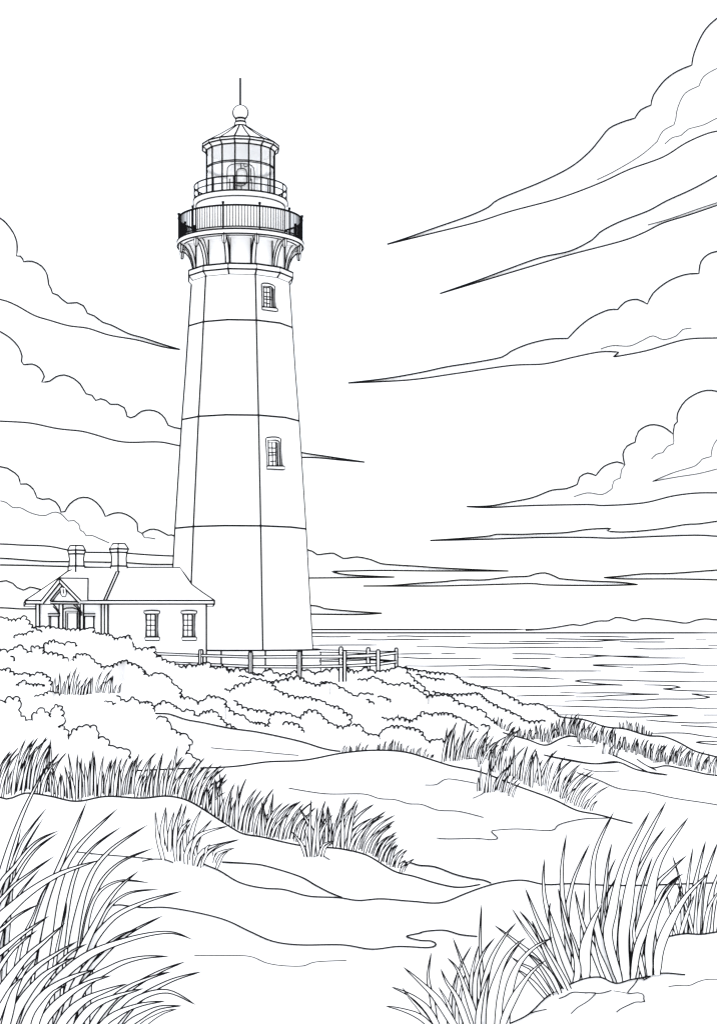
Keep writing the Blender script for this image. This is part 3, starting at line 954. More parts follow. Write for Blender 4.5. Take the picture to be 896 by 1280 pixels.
for dx in (0, 46.2):
    sh_ = lambda *p: [(a+dx, b) for a, b in p]
    house_window(190+dx, 780, {
     'frame': sh_((182.4,796),(182.4,767.5),(197.7,767.5),(197.7,796)),
     'reveal': [sh_((195.3,795.5),(195.3,769),(197.3,769),(197.3,795.5))],
     'lines': [sh_((194.6,769),(194.6,795.5))],
     'glass': sh_((183.4,795),(183.4,768.6),(194,768.6),(194,795)),
     'bars': [sh_((188.5,768.8),(188.3,795)), sh_((183.5,775.3),(194,775.3)), sh_((183.5,781.9),(194,781.9)), sh_((183.5,787.8),(194,787.8))],
     'lintel': sh_((182,767.6),(180.2,766),(180.2,764),(184,763.6),(190,763.2),(197,763.6),(200,764),(200,766),(198.5,767.6)),
     'sill': sh_((181.7,800.6),(181.4,797.2),(182.5,796.4),(199,796.4),(199.9,797.2),(199.6,800.6))})

# ------------------------------------------------------------------ fence
fence = empty('rail_fence', (W(345, 850, 103).x, 103, 8.4), 'two-rail wooden fence turning a corner in front of the lighthouse foot', 'fence')
def f_post(px0, px1, py_top, Y, cap=True):
    m = M()
    x0, x1 = xw(px0, Y), xw(px1, Y)
    w = x1 - x0
    r = LW*.85*Y/F
    zt = zw(py_top, Y)
    m.box(x0, x1, Y - w/2, Y + w/2, 8.0, zt - w*.12)
    # rounded top
    for sx in (x0, x1):
        for sy in (Y - w/2, Y + w/2):
            m.seg((sx, sy, 8.0), (sx, sy, zt - w*.12), r)
    top = [(x0, zt - w*.12), (x0 + w*.15, zt), (x1 - w*.15, zt), (x1, zt - w*.12)]
    A = [Vector((a, Y-w/2, b)) for a, b in top]; B = [Vector((a, Y+w/2, b)) for a, b in top]
    m.face(A); m.face(B[::-1]); m.grid([A, B]); m.tube(A, r); m.tube(B, r)
    if w*F/Y > 4.6:
        m.seg((x0 + w*.5, Y - w/2 - .01, 8.0), (x0 + w*.5, Y - w/2 - .01, zt - w*.2), r*.6)
    m.build('post', PAINT, fence)
def f_rail(pts):
    """pts: (px, py_top, py_bottom, Y)"""
    m = M()
    th = .07
    A = [W(a, b, Y-th) for a, b, c, Y in pts]; B = [W(a, c, Y-th) for a, b, c, Y in pts]
    A2 = [p + Vector((0, 2*th, 0)) for p in A]; B2 = [p + Vector((0, 2*th, 0)) for p in B]
    m.grid([A, B]); m.grid([A2, B2]); m.grid([A, A2]); m.grid([B, B2])
    m.face([A[0], B[0], B2[0], A2[0]]); m.face([A[-1], B[-1], B2[-1], A2[-1]])
    m.tube(A, LW*.78*102/F); m.tube(B, LW*.78*102/F)
    m.build('rail', PAINT, fence)
for p in ((188.6,193.6,808.5,112),(248.6,253.8,812.3,106.5),(310.8,315.5,815.2,103),(371.6,376.5,814.3,102.6),(429,432.6,813.2,103),(470.4,474.6,812.4,102),(493.3,497,810.2,105),(458,462.4,809.8,111),(423.8,428.4,808.8,117)):
    f_post(*p)
f_rail([(191,815.6,818.6,112),(251,818,821,106.5),(313,820,823,103.2),(374,819.4,822.8,102.8),(431,819,822.8,103.2),(472,817.2,821,102.2),(495,814.8,817.8,105)])
f_rail([(192,826.5,829,112),(251,829,832,106.5),(313,831.8,835,103.2),(374,832.2,835.3,102.8),(431,831,834.3,103.2),(472,829,832.4,102.2),(495,826,829,105)])
f_rail([(399,812.3,815.4,121),(426,812.8,816,117.2),(460,814,817,111.2),(495,814.2,817,105.3)])
f_rail([(399,825.5,827.5,121),(426,824.5,827,117.2),(460,823.4,825,111.2),(495,826,827.5,105.3)])

# ------------------------------------------------------------------ heath shrubs
rnd = random.Random(7)
def scallop(base, rnd, size=7.0, amp=2.3):
    """leafy outline: small uneven arcs along the path, cusps between"""
    pts = crom(base, 2.0)
    L = [0.0]
    for a, b in zip(pts, pts[1:]):
        L.append(L[-1] + math.hypot(b[0]-a[0], b[1]-a[1]))
    tot = L[-1]
    def at(s):
        s = max(0, min(tot, s))
        for i in range(len(L)-1):
            if s <= L[i+1]:
                t = (s-L[i])/max(1e-6, L[i+1]-L[i])
                a, b = pts[i], pts[i+1]
                p = (a[0]+(b[0]-a[0])*t, a[1]+(b[1]-a[1])*t)
                d = (b[0]-a[0], b[1]-a[1])
                l = math.hypot(*d) or 1
                return p, (d[0]/l, d[1]/l)
        return pts[-1], (1, 0)
    out = []
    s = 0.0
    while s < tot - 1:
        w = size * rnd.uniform(.55, 1.45)
        e = min(tot, s + w)
        a_ = amp * rnd.uniform(.6, 1.3) * min(1, (e-s)/size)
        k = 5
        for j in range(k):
            t = j/k
            (p, d) = at(s + (e-s)*t)
            # outward = to the upper side of a path running left to right
            nx, ny = d[1], -d[0]
            h = a_ * (math.sin(math.pi*(t*.92+.04)))**.6
            sk = .25*a_*math.sin(2*math.pi*t)
            out.append((p[0] + nx*h + d[0]*sk, p[1] + ny*h + d[1]*sk))
        # little tick where two leaves meet
        p, d = at(e)
        if rnd.random() < .6:
            out.append((p[0] - d[1]*1.5 - d[0]*.5, p[1] + d[0]*1.5 - d[1]*.5))
        s = e
    out.append(at(tot)[0])
    return out

def shrub(pts, label, H=18.0, behind=None, size=6.0, amp=2.5, w=.95, Ymin=None, seed=None):
    r = random.Random(seed if seed is not None else int(pts[0][0]*7 + pts[0][1]*13))
    out = scallop(pts, r, size, amp)
    m = M()
    A, Bk, Bt, Fm, Rr, Md = [], [], [], [], [], []
    n = len(out)
    Ys = []
    for i, (px, py) in enumerate(out):
        Y = ground_Y(px, py + H)
        if behind is not None:
            Y = max(Y, lerp_curve(RS[behind], px)[1]*1.045)
        if Ymin: Y = max(Y, Ymin)
        Ys.append(Y)
    # one lump: the depth follows a straight line along the outline
    sx = sum(p[0] for p in out)/n; sy = sum(Ys)/n
    den = sum((p[0]-sx)**2 for p in out) or 1
    k_ = sum((p[0]-sx)*(y-sy) for p, y in zip(out, Ys))/den
    Y2 = [sy + k_*(p[0]-sx) for p in out]
    wn = max(6, n//5)
    for i in range(n):
        a = Ys[max(0, i-wn):i+wn+1]
        Y2[i] = .5*Y2[i] + .5*sum(a)/len(a)
        if not Ymin and behind is None: Y2[i] = min(Y2[i], ground_Y(out[i][0], out[i][1] + 2.5))
        if behind is not None: Y2[i] = max(Y2[i], lerp_curve(RS[behind], out[i][0])[1]*1.04)
        if Ymin: Y2[i] = max(Y2[i], Ymin)
    Y3 = list(Y2)
    for i in range(n):
        a = Y3[max(0, i-6):i+7]
        Y2[i] = .5*min(a) + .5*sum(a)/len(a)
    rows = [[], [], [], [], []]
    # body: one lump under the upper envelope of the leafy outline
    x0, x1 = min(p[0] for p in out), max(p[0] for p in out)
    nb = max(6, int((x1-x0)/2.5))
    prof_d = []
    for k in range(nb+1):
        x = x0 + (x1-x0)*k/nb
        best = None
        for (p, q, ya, yb) in zip(out, out[1:], Y2, Y2[1:]):
            lo, hi = (p, q) if p[0] <= q[0] else (q, p)
            if lo[0] - 1e-6 <= x <= hi[0] + 1e-6:
                t = (x-p[0])/(q[0]-p[0]) if abs(q[0]-p[0]) > 1e-6 else 0
                y = p[1] + (q[1]-p[1])*t
                if best is None or y < best[0]: best = (y, ya + (yb-ya)*t)
        if best is None: best = (out[0][1], Y2[0])
        py, Y = best
        p = W(x, py + .3, Y)
        e = min(k, nb-k)/max(1, nb*.12)
        kk = math.sin(math.pi/2*min(1, e))
        gz = min(ground_z(x, Y) - .05, p.z - .05)
        D = max(.2, (p.z - gz)*1.0)*kk + .05
        prof_d.append(D)
        rows[0].append(Vector((p.x, Y - .10*D, gz)))
        rows[1].append(Vector((p.x, Y - .08*D, gz + (p.z-gz)*.7)))
        rows[2].append(p)
        rows[3].append(Vector((p.x*(1+.8*D/Y), Y + .8*D, gz + (p.z-gz)*.75)))
        rows[4].append(Vector((p.x*(1+1.4*D/Y), Y + 1.4*D, min(gz, ground_z(x, Y+1.4*D)) - .1)))
    for i, (px, py) in enumerate(out):
        k = (px-x0)/max(1e-6, x1-x0)*nb
        D = prof_d[max(0, min(nb, int(k)))]
        Yq = Y2[i] - .12*D - .03
        A.append(W(px, py, Yq)); Rr.append(LW*w*Yq/F)
    m.grid(rows)
    m.tube(A, Rr, 1, 5)
    mid = out[n//2]
    Ym = Y2[n//2]
    o = m.build('heath_shrub', BUSH, origin=(xw(mid[0], Ym), Ym, ground_z(mid[0], Ym)))
    tag(o, label, 'shrub', 'low shrubs over the headland')

zA = lambda *p: Z(0,760,3.584,list(p))
zB = lambda *p: Z(0,840,3.446,list(p))
zC = lambda *p: Z(180,820,3.446,list(p))
zD = lambda *p: Z(400,820,2.987,list(p))
shrub(zA((-60,40),(5,47),(30,52),(60,58),(95,48),(115,47),(130,70),(150,94),(190,110)), 'rounded shrub left of the cottage corner, at the left edge', 20, Ymin=101)
shrub(zA((150,94),(190,87),(225,90),(265,96),(290,102),(330,99),(370,100),(410,92),(420,110)), 'low shrub hiding the foot of the cottage porch', 18, Ymin=101)
shrub(zA((415,112),(445,120),(490,122),(510,140),(545,135),(580,131),(590,160),(615,188),(660,182),(690,188),(697,215),(740,238),(790,255),(812,270),(850,262),(895,258),(927,247),(944,265),(968,276),(996,263),(1024,287),(1075,279),(1140,304),(1183,305)), 'long shrub bank stepping down from the cottage to the fence', 20, Ymin=98)
shrub(zA((65,138),(80,122),(110,120),(150,104)), 'small tuft of shrub in front of the cottage corner, above the scalloped bank', 14)
shrub(zA((200,180),(210,162),(240,151),(280,167),(310,157),(345,168)), 'short double-humped shrub standing alone below the porch', 16)
shrub(zA((-60,195),(5,190),(40,198),(75,180),(90,176),(110,190),(135,202),(155,175),(190,187),(200,200)), 'shrub with three bumps at the left edge, level with the cottage windows foot', 18)
shrub(zA((190,210),(230,206),(270,216),(315,241),(345,216),(385,209),(405,226),(430,250),(470,271)), 'shrub with one big hump midway between porch and grass tuft', 22)
shrub(zA((470,271),(510,261),(550,241),(600,256),(630,271),(655,300)), 'broad low-humped shrub under the left sash window', 22)
shrub(zA((42,220),(65,236),(95,262)), 'tiny sloping shrub at the left, between two longer banks', 9)
shrub(zA((-60,290),(7,282),(35,276),(60,295),(90,301),(115,296),(150,306),(180,293),(215,312),(230,345)), 'shrub bank running into the left side of the upper grass tuft', 18)
shrub(zA((72,350),(105,332),(130,346),(165,346),(200,346)), 'small flat shrub left of the upper grass tuft', 12)
shrub(zA((155,400),(190,392),(220,377),(245,385),(270,390)), 'little mound of leaves right at the foot of the upper grass tuft', 10, w=.8)
shrub(zB((-60,140),(5,135),(40,120),(70,114),(85,128),(76,160),(85,192),(115,207)), 'round-topped shrub at the left edge just above the tall dune grass', 45, size=9, amp=3.2)
shrub(zB((45,225),(80,235),(120,212),(145,208)), 'slight leafy ledge below the round-topped shrub at the left', 14, w=.7)
shrub(zB((145,212),(147,185),(175,167),(205,178),(214,196),(230,162),(250,147),(266,165),(270,210),(252,240)), 'big shrub with two round heads above the tall dune grass', 45, size=9, amp=3.2)
shrub(zB((250,240),(282,250),(296,295),(310,270),(330,247),(375,237),(410,242),(420,280),(460,296),(465,320),(500,330),(545,341),(562,372)), 'big shrub whose edge steps down into the tall grass, right of the two-headed one', 32, size=9, amp=3.2)
shrub(zB((450,130),(490,138),(540,150)), 'short leafy ledge under the right end of the upper grass tuft', 10, w=.8)
shrub(zB((500,105),(545,132),(570,117),(600,133),(640,131),(660,150),(665,172)), 'shrub right of the upper grass tuft, ending where the bare sand starts', 20, behind=None)
shrub(zB((675,205),(700,196),(725,215),(735,240),(770,265),(800,277),(820,310),(800,345),(830,370),(862,385)), 'shrub edging the bare sand on its left, dropping to the tall grass', 24, size=8, amp=2.6)
shrub(zB((615,0),(640,20),(670,9),(720,19),(740,50),(770,76),(780,106)), 'shrub falling steeply to the right toward the top of the bare sand', 18)
shrub(zC((155,186),(200,183),(230,205),(265,190),(290,176),(345,190)), 'shrub with a wide crown just above the sand crest, left of the middle', 18, behind=6)
shrub(zC((160,192),(185,198),(215,200)), 'thin row of leaves just above the top left of the sand crest', 7, behind=6)
shrub(zC((345,190),(352,215),(375,241),(400,256),(430,266),(460,291),(500,291),(535,302),(545,270)), 'shrub dipping like a ladle above the middle of the sand crest', 16, behind=6)
shrub(zC((40,240),(52,216),(90,201),(130,216),(165,241),(200,239),(230,264),(260,246),(300,241),(330,270),(352,295),(400,316)), 'shrub resting along the left part of the sand crest', 14, behind=6)
shrub(zC((345,145),(375,152),(400,131),(450,123),(465,106),(510,110),(545,116)), 'small shrub below the left middle fence posts', 14)
shrub(zC((545,116),(590,109),(665,96),(700,115),(735,128),(800,119)), 'shrub with a leafy spray below the second fence bay, sloping right', 14)
shrub(zC((545,116),(570,150),(600,165),(640,180),(700,183),(760,196),(790,215),(840,226),(868,252),(887,262),(885,300)), 'long shrub slope falling right through the middle of the headland', 16)
shrub(zC((385,195),(420,220),(470,238),(520,241),(545,258)), 'narrow sloping shrub left of centre between two longer slopes', 12, behind=6)
shrub(zC((545,262),(570,246),(620,251),(670,269),(700,243),(740,241),(770,266),(800,291),(850,312),(885,300)), 'shrub with two soft humps in the centre, above the small bare patch', 16)
shrub(zC((600,300),(615,291),(660,299),(690,330)), 'single small curl of shrub alone above the sand point', 14)
shrub(zC((340,50),(380,70),(410,71),(440,59),(470,78),(500,90),(530,67),(560,80),(610,85),(640,71)), 'low leaves at the foot of the fence below its third post', 10, Ymin=97, amp=3.4, size=8)
shrub(zC((640,71),(700,66),(740,78),(790,66),(850,63),(895,68)), 'low leaves at the foot of the fence below its fourth post', 10, Ymin=97, amp=3.4, size=8)
shrub(zC((408,92),(425,92),(450,95)), 'tiny sprig under the third fence post', 5, Ymin=90)
shrub(zD((80,56),(140,62),(170,50),(200,62),(250,56),(290,46),(312,45)), 'low leaves at the foot of the fence corner', 10, Ymin=97, amp=3, size=7)
shrub(zD((140,92),(180,92),(195,82),(230,96),(255,112),(330,109),(370,135),(400,155)), 'shrub slope starting below the fence corner', 13)
shrub(zD((400,155),(420,152),(480,153),(510,175),(550,190),(600,206),(630,240),(660,252)), 'long shrub slope ending at the small dark grass tuft', 13)
shrub(zD((312,46),(345,85),(370,106),(400,140),(418,153)), 'steep shrub edge dropping right from the last fence post', 8)
shrub(zD((310,45),(400,62),(440,66),(500,73),(540,101),(600,118),(660,131),(710,155),(760,183),(815,181),(850,198),(890,222)), 'longest shrub edge, along the top of the headland against the sea', 10, behind=None, Ymin=74, amp=1.9, size=5)
shrub(zD((358,72),(400,85),(465,92)), 'short dash of leaves just under the seaward edge', 6)
shrub(zD((418,135),(460,145),(520,146),(590,143),(620,165),(660,190),(720,215),(780,248),(840,242)), 'second shrub edge below the seaward one, ending near the sand hollow', 10, amp=1.9, size=5)
shrub(zD((0,101),(50,106),(90,131),(135,156),(150,146),(200,146)), 'shrub slope left of the pair of tiny sprigs', 13)
shrub(zD((215,155),(240,158),(265,170)), 'upper tiny sprig in the middle of the slope', 6)
shrub(zD((172,165),(185,172),(202,182)), 'lower tiny sprig in the middle of the slope', 6)
shrub(zD((120,262),(150,263),(170,290),(222,300)), 'shrub left of the domed shrub on the sand crest', 14, behind=5)
shrub(zD((225,350),(214,325),(225,297),(240,277),(290,266),(370,281),(385,306),(405,321),(440,316),(480,327)), 'domed shrub standing on the sand crest behind short grass', 14, behind=5)
shrub(zD((335,248),(375,226),(385,212),(410,221),(470,216),(510,231),(540,246),(570,261),(590,282)), 'shrub behind the tall leaning grass right of centre', 16, behind=5)
shrub(zD((228,232),(260,241),(300,236),(335,248)), 'low leaves with small spikes between centre and the leaning grass', 12)
shrub(zD((600,262),(620,262),(635,270)), 'tiny sprig left of the small dark grass tuft', 6)

# ------------------------------------------------------------------ dune grass
def blade(m, path, w, Y0, Y1=None, lw=None):
    """path base..tip in picture px; ribbon with dark edges"""
    Y1 = Y1 or Y0
    c = crom(path, 6.0 if w > 3.5 else 5.0)
    if len(c) < 5:
        c = crom(path, 2.5)
    n = len(c)
    lw = lw or (1.75 if w > 5.5 else 1.45 if w > 2.6 else 1.15)
    L = [0.0]
    for a, b in zip(c, c[1:]): L.append(L[-1] + math.hypot(b[0]-a[0], b[1]-a[1]))
    rows = []
    for i, p in enumerate(c):
        a = c[max(i-1, 0)]; b = c[min(i+1, n-1)]
        d = (b[0]-a[0], b[1]-a[1]); l = math.hypot(*d) or 1
        nx, ny = -d[1]/l, d[0]/l
        t = L[i]/L[-1]
        hw = w/2*min(1.0, (1-t)*1.8)**.85*(.82 + .18*math.sin(math.pi*min(1, t*1.6)))
        if t < .06: hw *= .85
        o_ = hw + lw*.5*min(1, (1-t)*14 + .15)
        i_ = max(0.0, hw - lw*.5)
        Y = Y0 + (Y1-Y0)*t
        bulge = .02*w/6*Y/10
        rows.append([W(p[0]+nx*o_, p[1]+ny*o_, Y), W(p[0]+nx*i_, p[1]+ny*i_, Y-bulge*.2),
                     W(p[0], p[1], Y-bulge*.2), W(p[0]-nx*i_, p[1]-ny*i_, Y-bulge*.2), W(p[0]-nx*o_, p[1]-ny*o_, Y)])
    b0 = len(m.v)
    for r in rows: m.v += [tuple(q) for q in r]
    for i in range(n-1):
        for j in range(4):
            m.f.append((b0+i*5+j, b0+i*5+j+1, b0+(i+1)*5+j+1, b0+(i+1)*5+j))
            m.m.append(1 if j in (0, 3) else 0)

def grass_obj(m, label, px, py, Y, name='grass_tuft', group='tufts of dune grass'):
    o = m.build(name, LEAF, origin=W(px, py, Y))
    return tag(o, label, 'grass', group)

def tuft(label, base, n, h, lean, w=2.6, seed=1, jit=3.0, spread=.17, curve=.35, back=0.0, ridge=True, behind=None):
    """base: list of px points; h, lean: values along the base (list, interpolated)"""
    r = random.Random(seed)
    m = M()
    bs = crom(base, 3.0)
    L = [0.0]
    for a, b in zip(bs, bs[1:]): L.append(L[-1] + math.hypot(b[0]-a[0], b[1]-a[1]))
    def val(v, t):
        if not isinstance(v, (list, tuple)): return v
        f = t*(len(v)-1); i = min(int(f), len(v)-2); return v[i] + (v[i+1]-v[i])*(f-i)
    items = []
    n = max(5, int(n*(.72 if w > 3.5 else .62)))
    for i in range(n):
        t = min(1, max(0, (i + r.uniform(-.4, .4))/(max(1, n-1))))
        s = t*L[-1]
        j = 0
        while j < len(L)-2 and L[j+1] < s: j += 1
        f = (s-L[j])/max(1e-6, L[j+1]-L[j])
        bx = bs[j][0] + (bs[j+1][0]-bs[j][0])*f; by = bs[j][1] + (bs[j+1][1]-bs[j][1])*f
        by += r.uniform(-jit, 0)
        hh = val(h, t)*r.choice((.55, .75, .9, 1.0, 1.0))*r.uniform(.85, 1.05)
        ln = val(lean, t) + r.gauss(0, spread)
        items.append((by, bx, hh, ln))
    items.sort()
    for by, bx, hh, ln in items:
        Y = ground_Y(bx, by + 1.0)*1.002 + r.uniform(0, .05)
        if behind is not None:
            Y = max(Y, lerp_curve(RS[behind], bx)[1]*1.006)
        tip = (bx + ln*hh, by - hh)
        c1 = (bx + ln*hh*(.30-curve*.25), by - hh*.38)
        c2 = (bx + ln*hh*(.64-curve*.22), by - hh*.74)
        blade(m, [(bx, by+1.5), c1, c2, tip], w*r.uniform(.75, 1.2)*(.6+.4*hh/max(1, val(h, .5))), Y)
    m.tube([W(p[0], p[1]+1, ground_Y(p[0], p[1]+1)*1.003) - Vector((0,0,.12)) for p in bs[::2] + bs[-1:]], .04, 0, 4)   # unseen strip under the sand joining the blades into one piece
    mb = bs[len(bs)//2]
    return grass_obj(m, label, mb[0], mb[1], ground_Y(mb[0], mb[1]+1))

# upper left tuft among the shrubs
tuft('spiky tuft growing among the shrubs below the cottage, left half', [(64,868),(80,869),(106,869)], 22, [18,32,34,24], [.1,.2,.45], 3.0, 11, jit=2)
tuft('spiky tuft growing among the shrubs below the cottage, right half, leaning right', [(108,868),(128,867),(150,867)], 20, [22,30,26,12], [.1,.35,.3], 2.8, 12, jit=2)
# tall band on the near left crest
B = dict(curve=.5, jit=6, behind=4, spread=.13)
tuft('tall dense grass on the crest at the far left edge', [(-14,996),(8,998),(30,991),(64,995)], 36, [55,62,72,62,66], [.25,.3,.3], 4.2, 21, **B)
tuft('tall grass on the left crest with upright blades, below the two-headed shrub', [(62,995),(95,1001),(134,996)], 34, [48,34,56,66,60,54], [-.12,-.1,.1], 4.4, 22, **B)
tuft('tall grass on the left crest in front of the shrub edge, blades leaning right', [(132,996),(180,998),(212,995)], 38, [56,50,52,58,44], [.1,.3,.25], 4.0, 23, **B)
tuft('tall grass at the right end of the left crest, leaning over the dip', [(208,995),(232,1000),(262,1018)], 30, [62,62,58,42], [.35,.5,.7], 4.0, 24, **B)
tuft('grass on the falling crest right of the left band, with one very upright blade', [(258,1014),(280,1030),(300,1042),(338,1048)], 42, [44,58,58,64,62,52], [.1,.2,.2,.1], 4.2, 25, **B)
tuft('sparse right-leaning grass on the middle of the near crest', [(326,1046),(350,1052),(378,1057)], 20, [42,50,44], [.55,.7,.4], 4.0, 26, **B)
tuft('thick upright grass in the middle of the near crest', [(396,1060),(412,1061),(436,1063)], 24, [46,58,62], [.1,.2,.15], 4.4, 27, **B)
tuft('grass bent strongly right along the end of the near crest', [(428,1062),(462,1071),(482,1082),(503,1093)], 38, [52,48,38,30,16], [.75,.85,.8,.5,1.0], 4.2, 28, **B)
# separate clump in front of it
m = M()
for i, (p, w) in enumerate([([(382,1072),(377,1056),(363,1038)],4),([(392,1072),(390,1040),(374,1010)],6),([(388,1071),(387,1040),(389,999)],4),([(394,1071),(402,1040),(416,1018)],5),([(398,1070),(397,1035),(407,1000)],5),([(386,1072),(383,1050),(380,1036)],4),([(399,1071),(405,1056),(417,1052)],4),([(403,1072),(406,1060),(418,1051)],3.5),([(391,1072),(394,1040),(397,1008)],4)]):
    blade(m, p, w, ground_Y(390, 1073) - .02*i)
grass_obj(m, 'small crossed clump standing in front of the middle of the near crest', 392, 1072, ground_Y(392, 1073))
# lone tuft
m = M()
zt4 = lambda *p: Z(180,960,5.6,list(p))
lone = [((135,645),(95,480),(78,298)),((132,550),(128,420),(157,265)),((178,590),(150,440),(157,300)),((178,590),(185,420),(215,300)),((225,658),(215,440),(270,240)),
 ((245,655),(250,440),(300,250)),((290,590),(285,430),(318,345)),((215,560),(225,400),(262,290)),((320,530),(350,400),(405,290)),((295,685),(310,560),(480,360)),((330,650),(380,480),(590,408)),
 ((350,690),(365,560),(405,480)),((360,690),(420,580),(670,502)),((385,697),(450,590),(610,515)),((405,690),(440,600),(560,520)),((490,670),(520,600),(640,562)),((508,705),(545,620),(600,575)),
 ((245,480),(270,420),(330,360)),((365,620),(360,570),(375,540)),((430,600),(440,560),(465,535)),((485,625),(490,600),(500,575)),((240,655),(245,520),(330,380))]
for i, p in enumerate(lone):
    blade(m, zt4(*p), 5.2 if i < 14 else 3.8, ground_Y(225, 1078) - .012*i)
grass_obj(m, 'lone tuft fanning out on the sand left of centre, in front of the crest', 222, 1078, ground_Y(222, 1079))
# middle right crest
tuft('short grass at the sand point in the middle', [(428,941),(440,940),(456,940)], 13, [10,13,13,9], [.1,.3], 1.9, 31, jit=1, behind=5)
tuft('short grass in front of the domed shrub', [(472,939),(490,939),(508,942)], 22, [8,18,16,10], [.1,.3,.1], 1.9, 32, jit=2, behind=5)
tuft('shortest grass, just right of the domed shrub', [(512,944),(526,947),(541,948)], 13, [10,13,8], [.2,.6], 1.8, 33, jit=1, behind=5)
tuft('three or four small spikes rising behind the domed shrub', [(490,901),(500,901),(512,902)], 8, [6,12,7], [.1,.2], 1.9, 34, jit=1)
tuft('small dark tuft at the end of the shrub slope', [(612,906),(624,910),(640,917)], 20, [10,16,14,6], [-.1,.2,.8], 1.9, 35, jit=2)
tuft('tall leaning clump on the crest right of centre', [(553,953),(570,952),(585,950),(612,950)], 30, [46,46,40,34], [.05,.3,.6], 3.2, 36, jit=5, behind=5)
tuft('leaning clump just right of the tall one, bending up the slope', [(596,960),(612,952),(632,945)], 22, [34,36,30], [.5,.8], 2.8, 37, jit=8, behind=5)
tuft('loose clump sprouting below the right crest line', [(597,990),(612,993),(620,990),(640,997)], 22, [40,46,30,18], [.1,.4,.55], 3.0, 38, jit=3)
tuft('upright grass along the right crest, upper stretch', [(612,966),(636,974),(664,985)], 26, [40,34,46,48], [.1,.25,.2], 3.2, 39, jit=7, behind=5)
tuft('grass along the right crest, middle stretch, leaning right', [(662,984),(686,992),(706,1002)], 24, [46,48,42], [.2,.4,.5], 3.2, 40, jit=8, behind=5)
tuft('grass at the low end of the right crest, bent far right', [(700,1002),(722,1011),(738,1017)], 20, [40,36,24], [.6,.8,.9], 3.0, 41, jit=7, behind=5)
# far right dunes
tuft('fine grass along the far sand hollow, left end', [(646,922),(662,924),(688,930)], 30, [14,18,20], [.1,.2], 2.0, 51, jit=3, behind=7)
tuft('fine tall grass curving over the top of the far hollow', [(686,928),(700,922),(722,919)], 32, [22,30,28], [.1,.3], 2.2, 52, jit=4, behind=7)
tuft('fine grass right of the far hollow', [(722,928),(740,931),(762,934)], 30, [26,24,22], [.3,.35], 2.0, 53, jit=8)
tuft('tiny tuft standing lowest right of the far hollow', [(752,944),(760,944),(770,946)], 11, [16,14], [.05,.5], 1.9, 54, jit=2)
tuft('fine grass in the saddle between the two far dunes', [(762,934),(784,942),(806,950)], 34, [20,20,22], [.1,.35], 2.0, 55, jit=7)
tuft('small tuft on the skyline of the far dune against the sea', [(774,911),(792,914),(814,921)], 24, [8,14,12,6], [-.2,.1,.2], 1.8, 56, jit=2)
tuft('fine grass below the skyline of the last far dune', [(806,950),(824,956),(846,958)], 32, [22,26,22], [.2,.35], 2.1, 57, jit=6)
tuft('fine grass at the far dune by the right edge', [(844,957),(866,962),(905,974)], 36, [26,26,28], [.25,.4], 2.2, 58, jit=5)

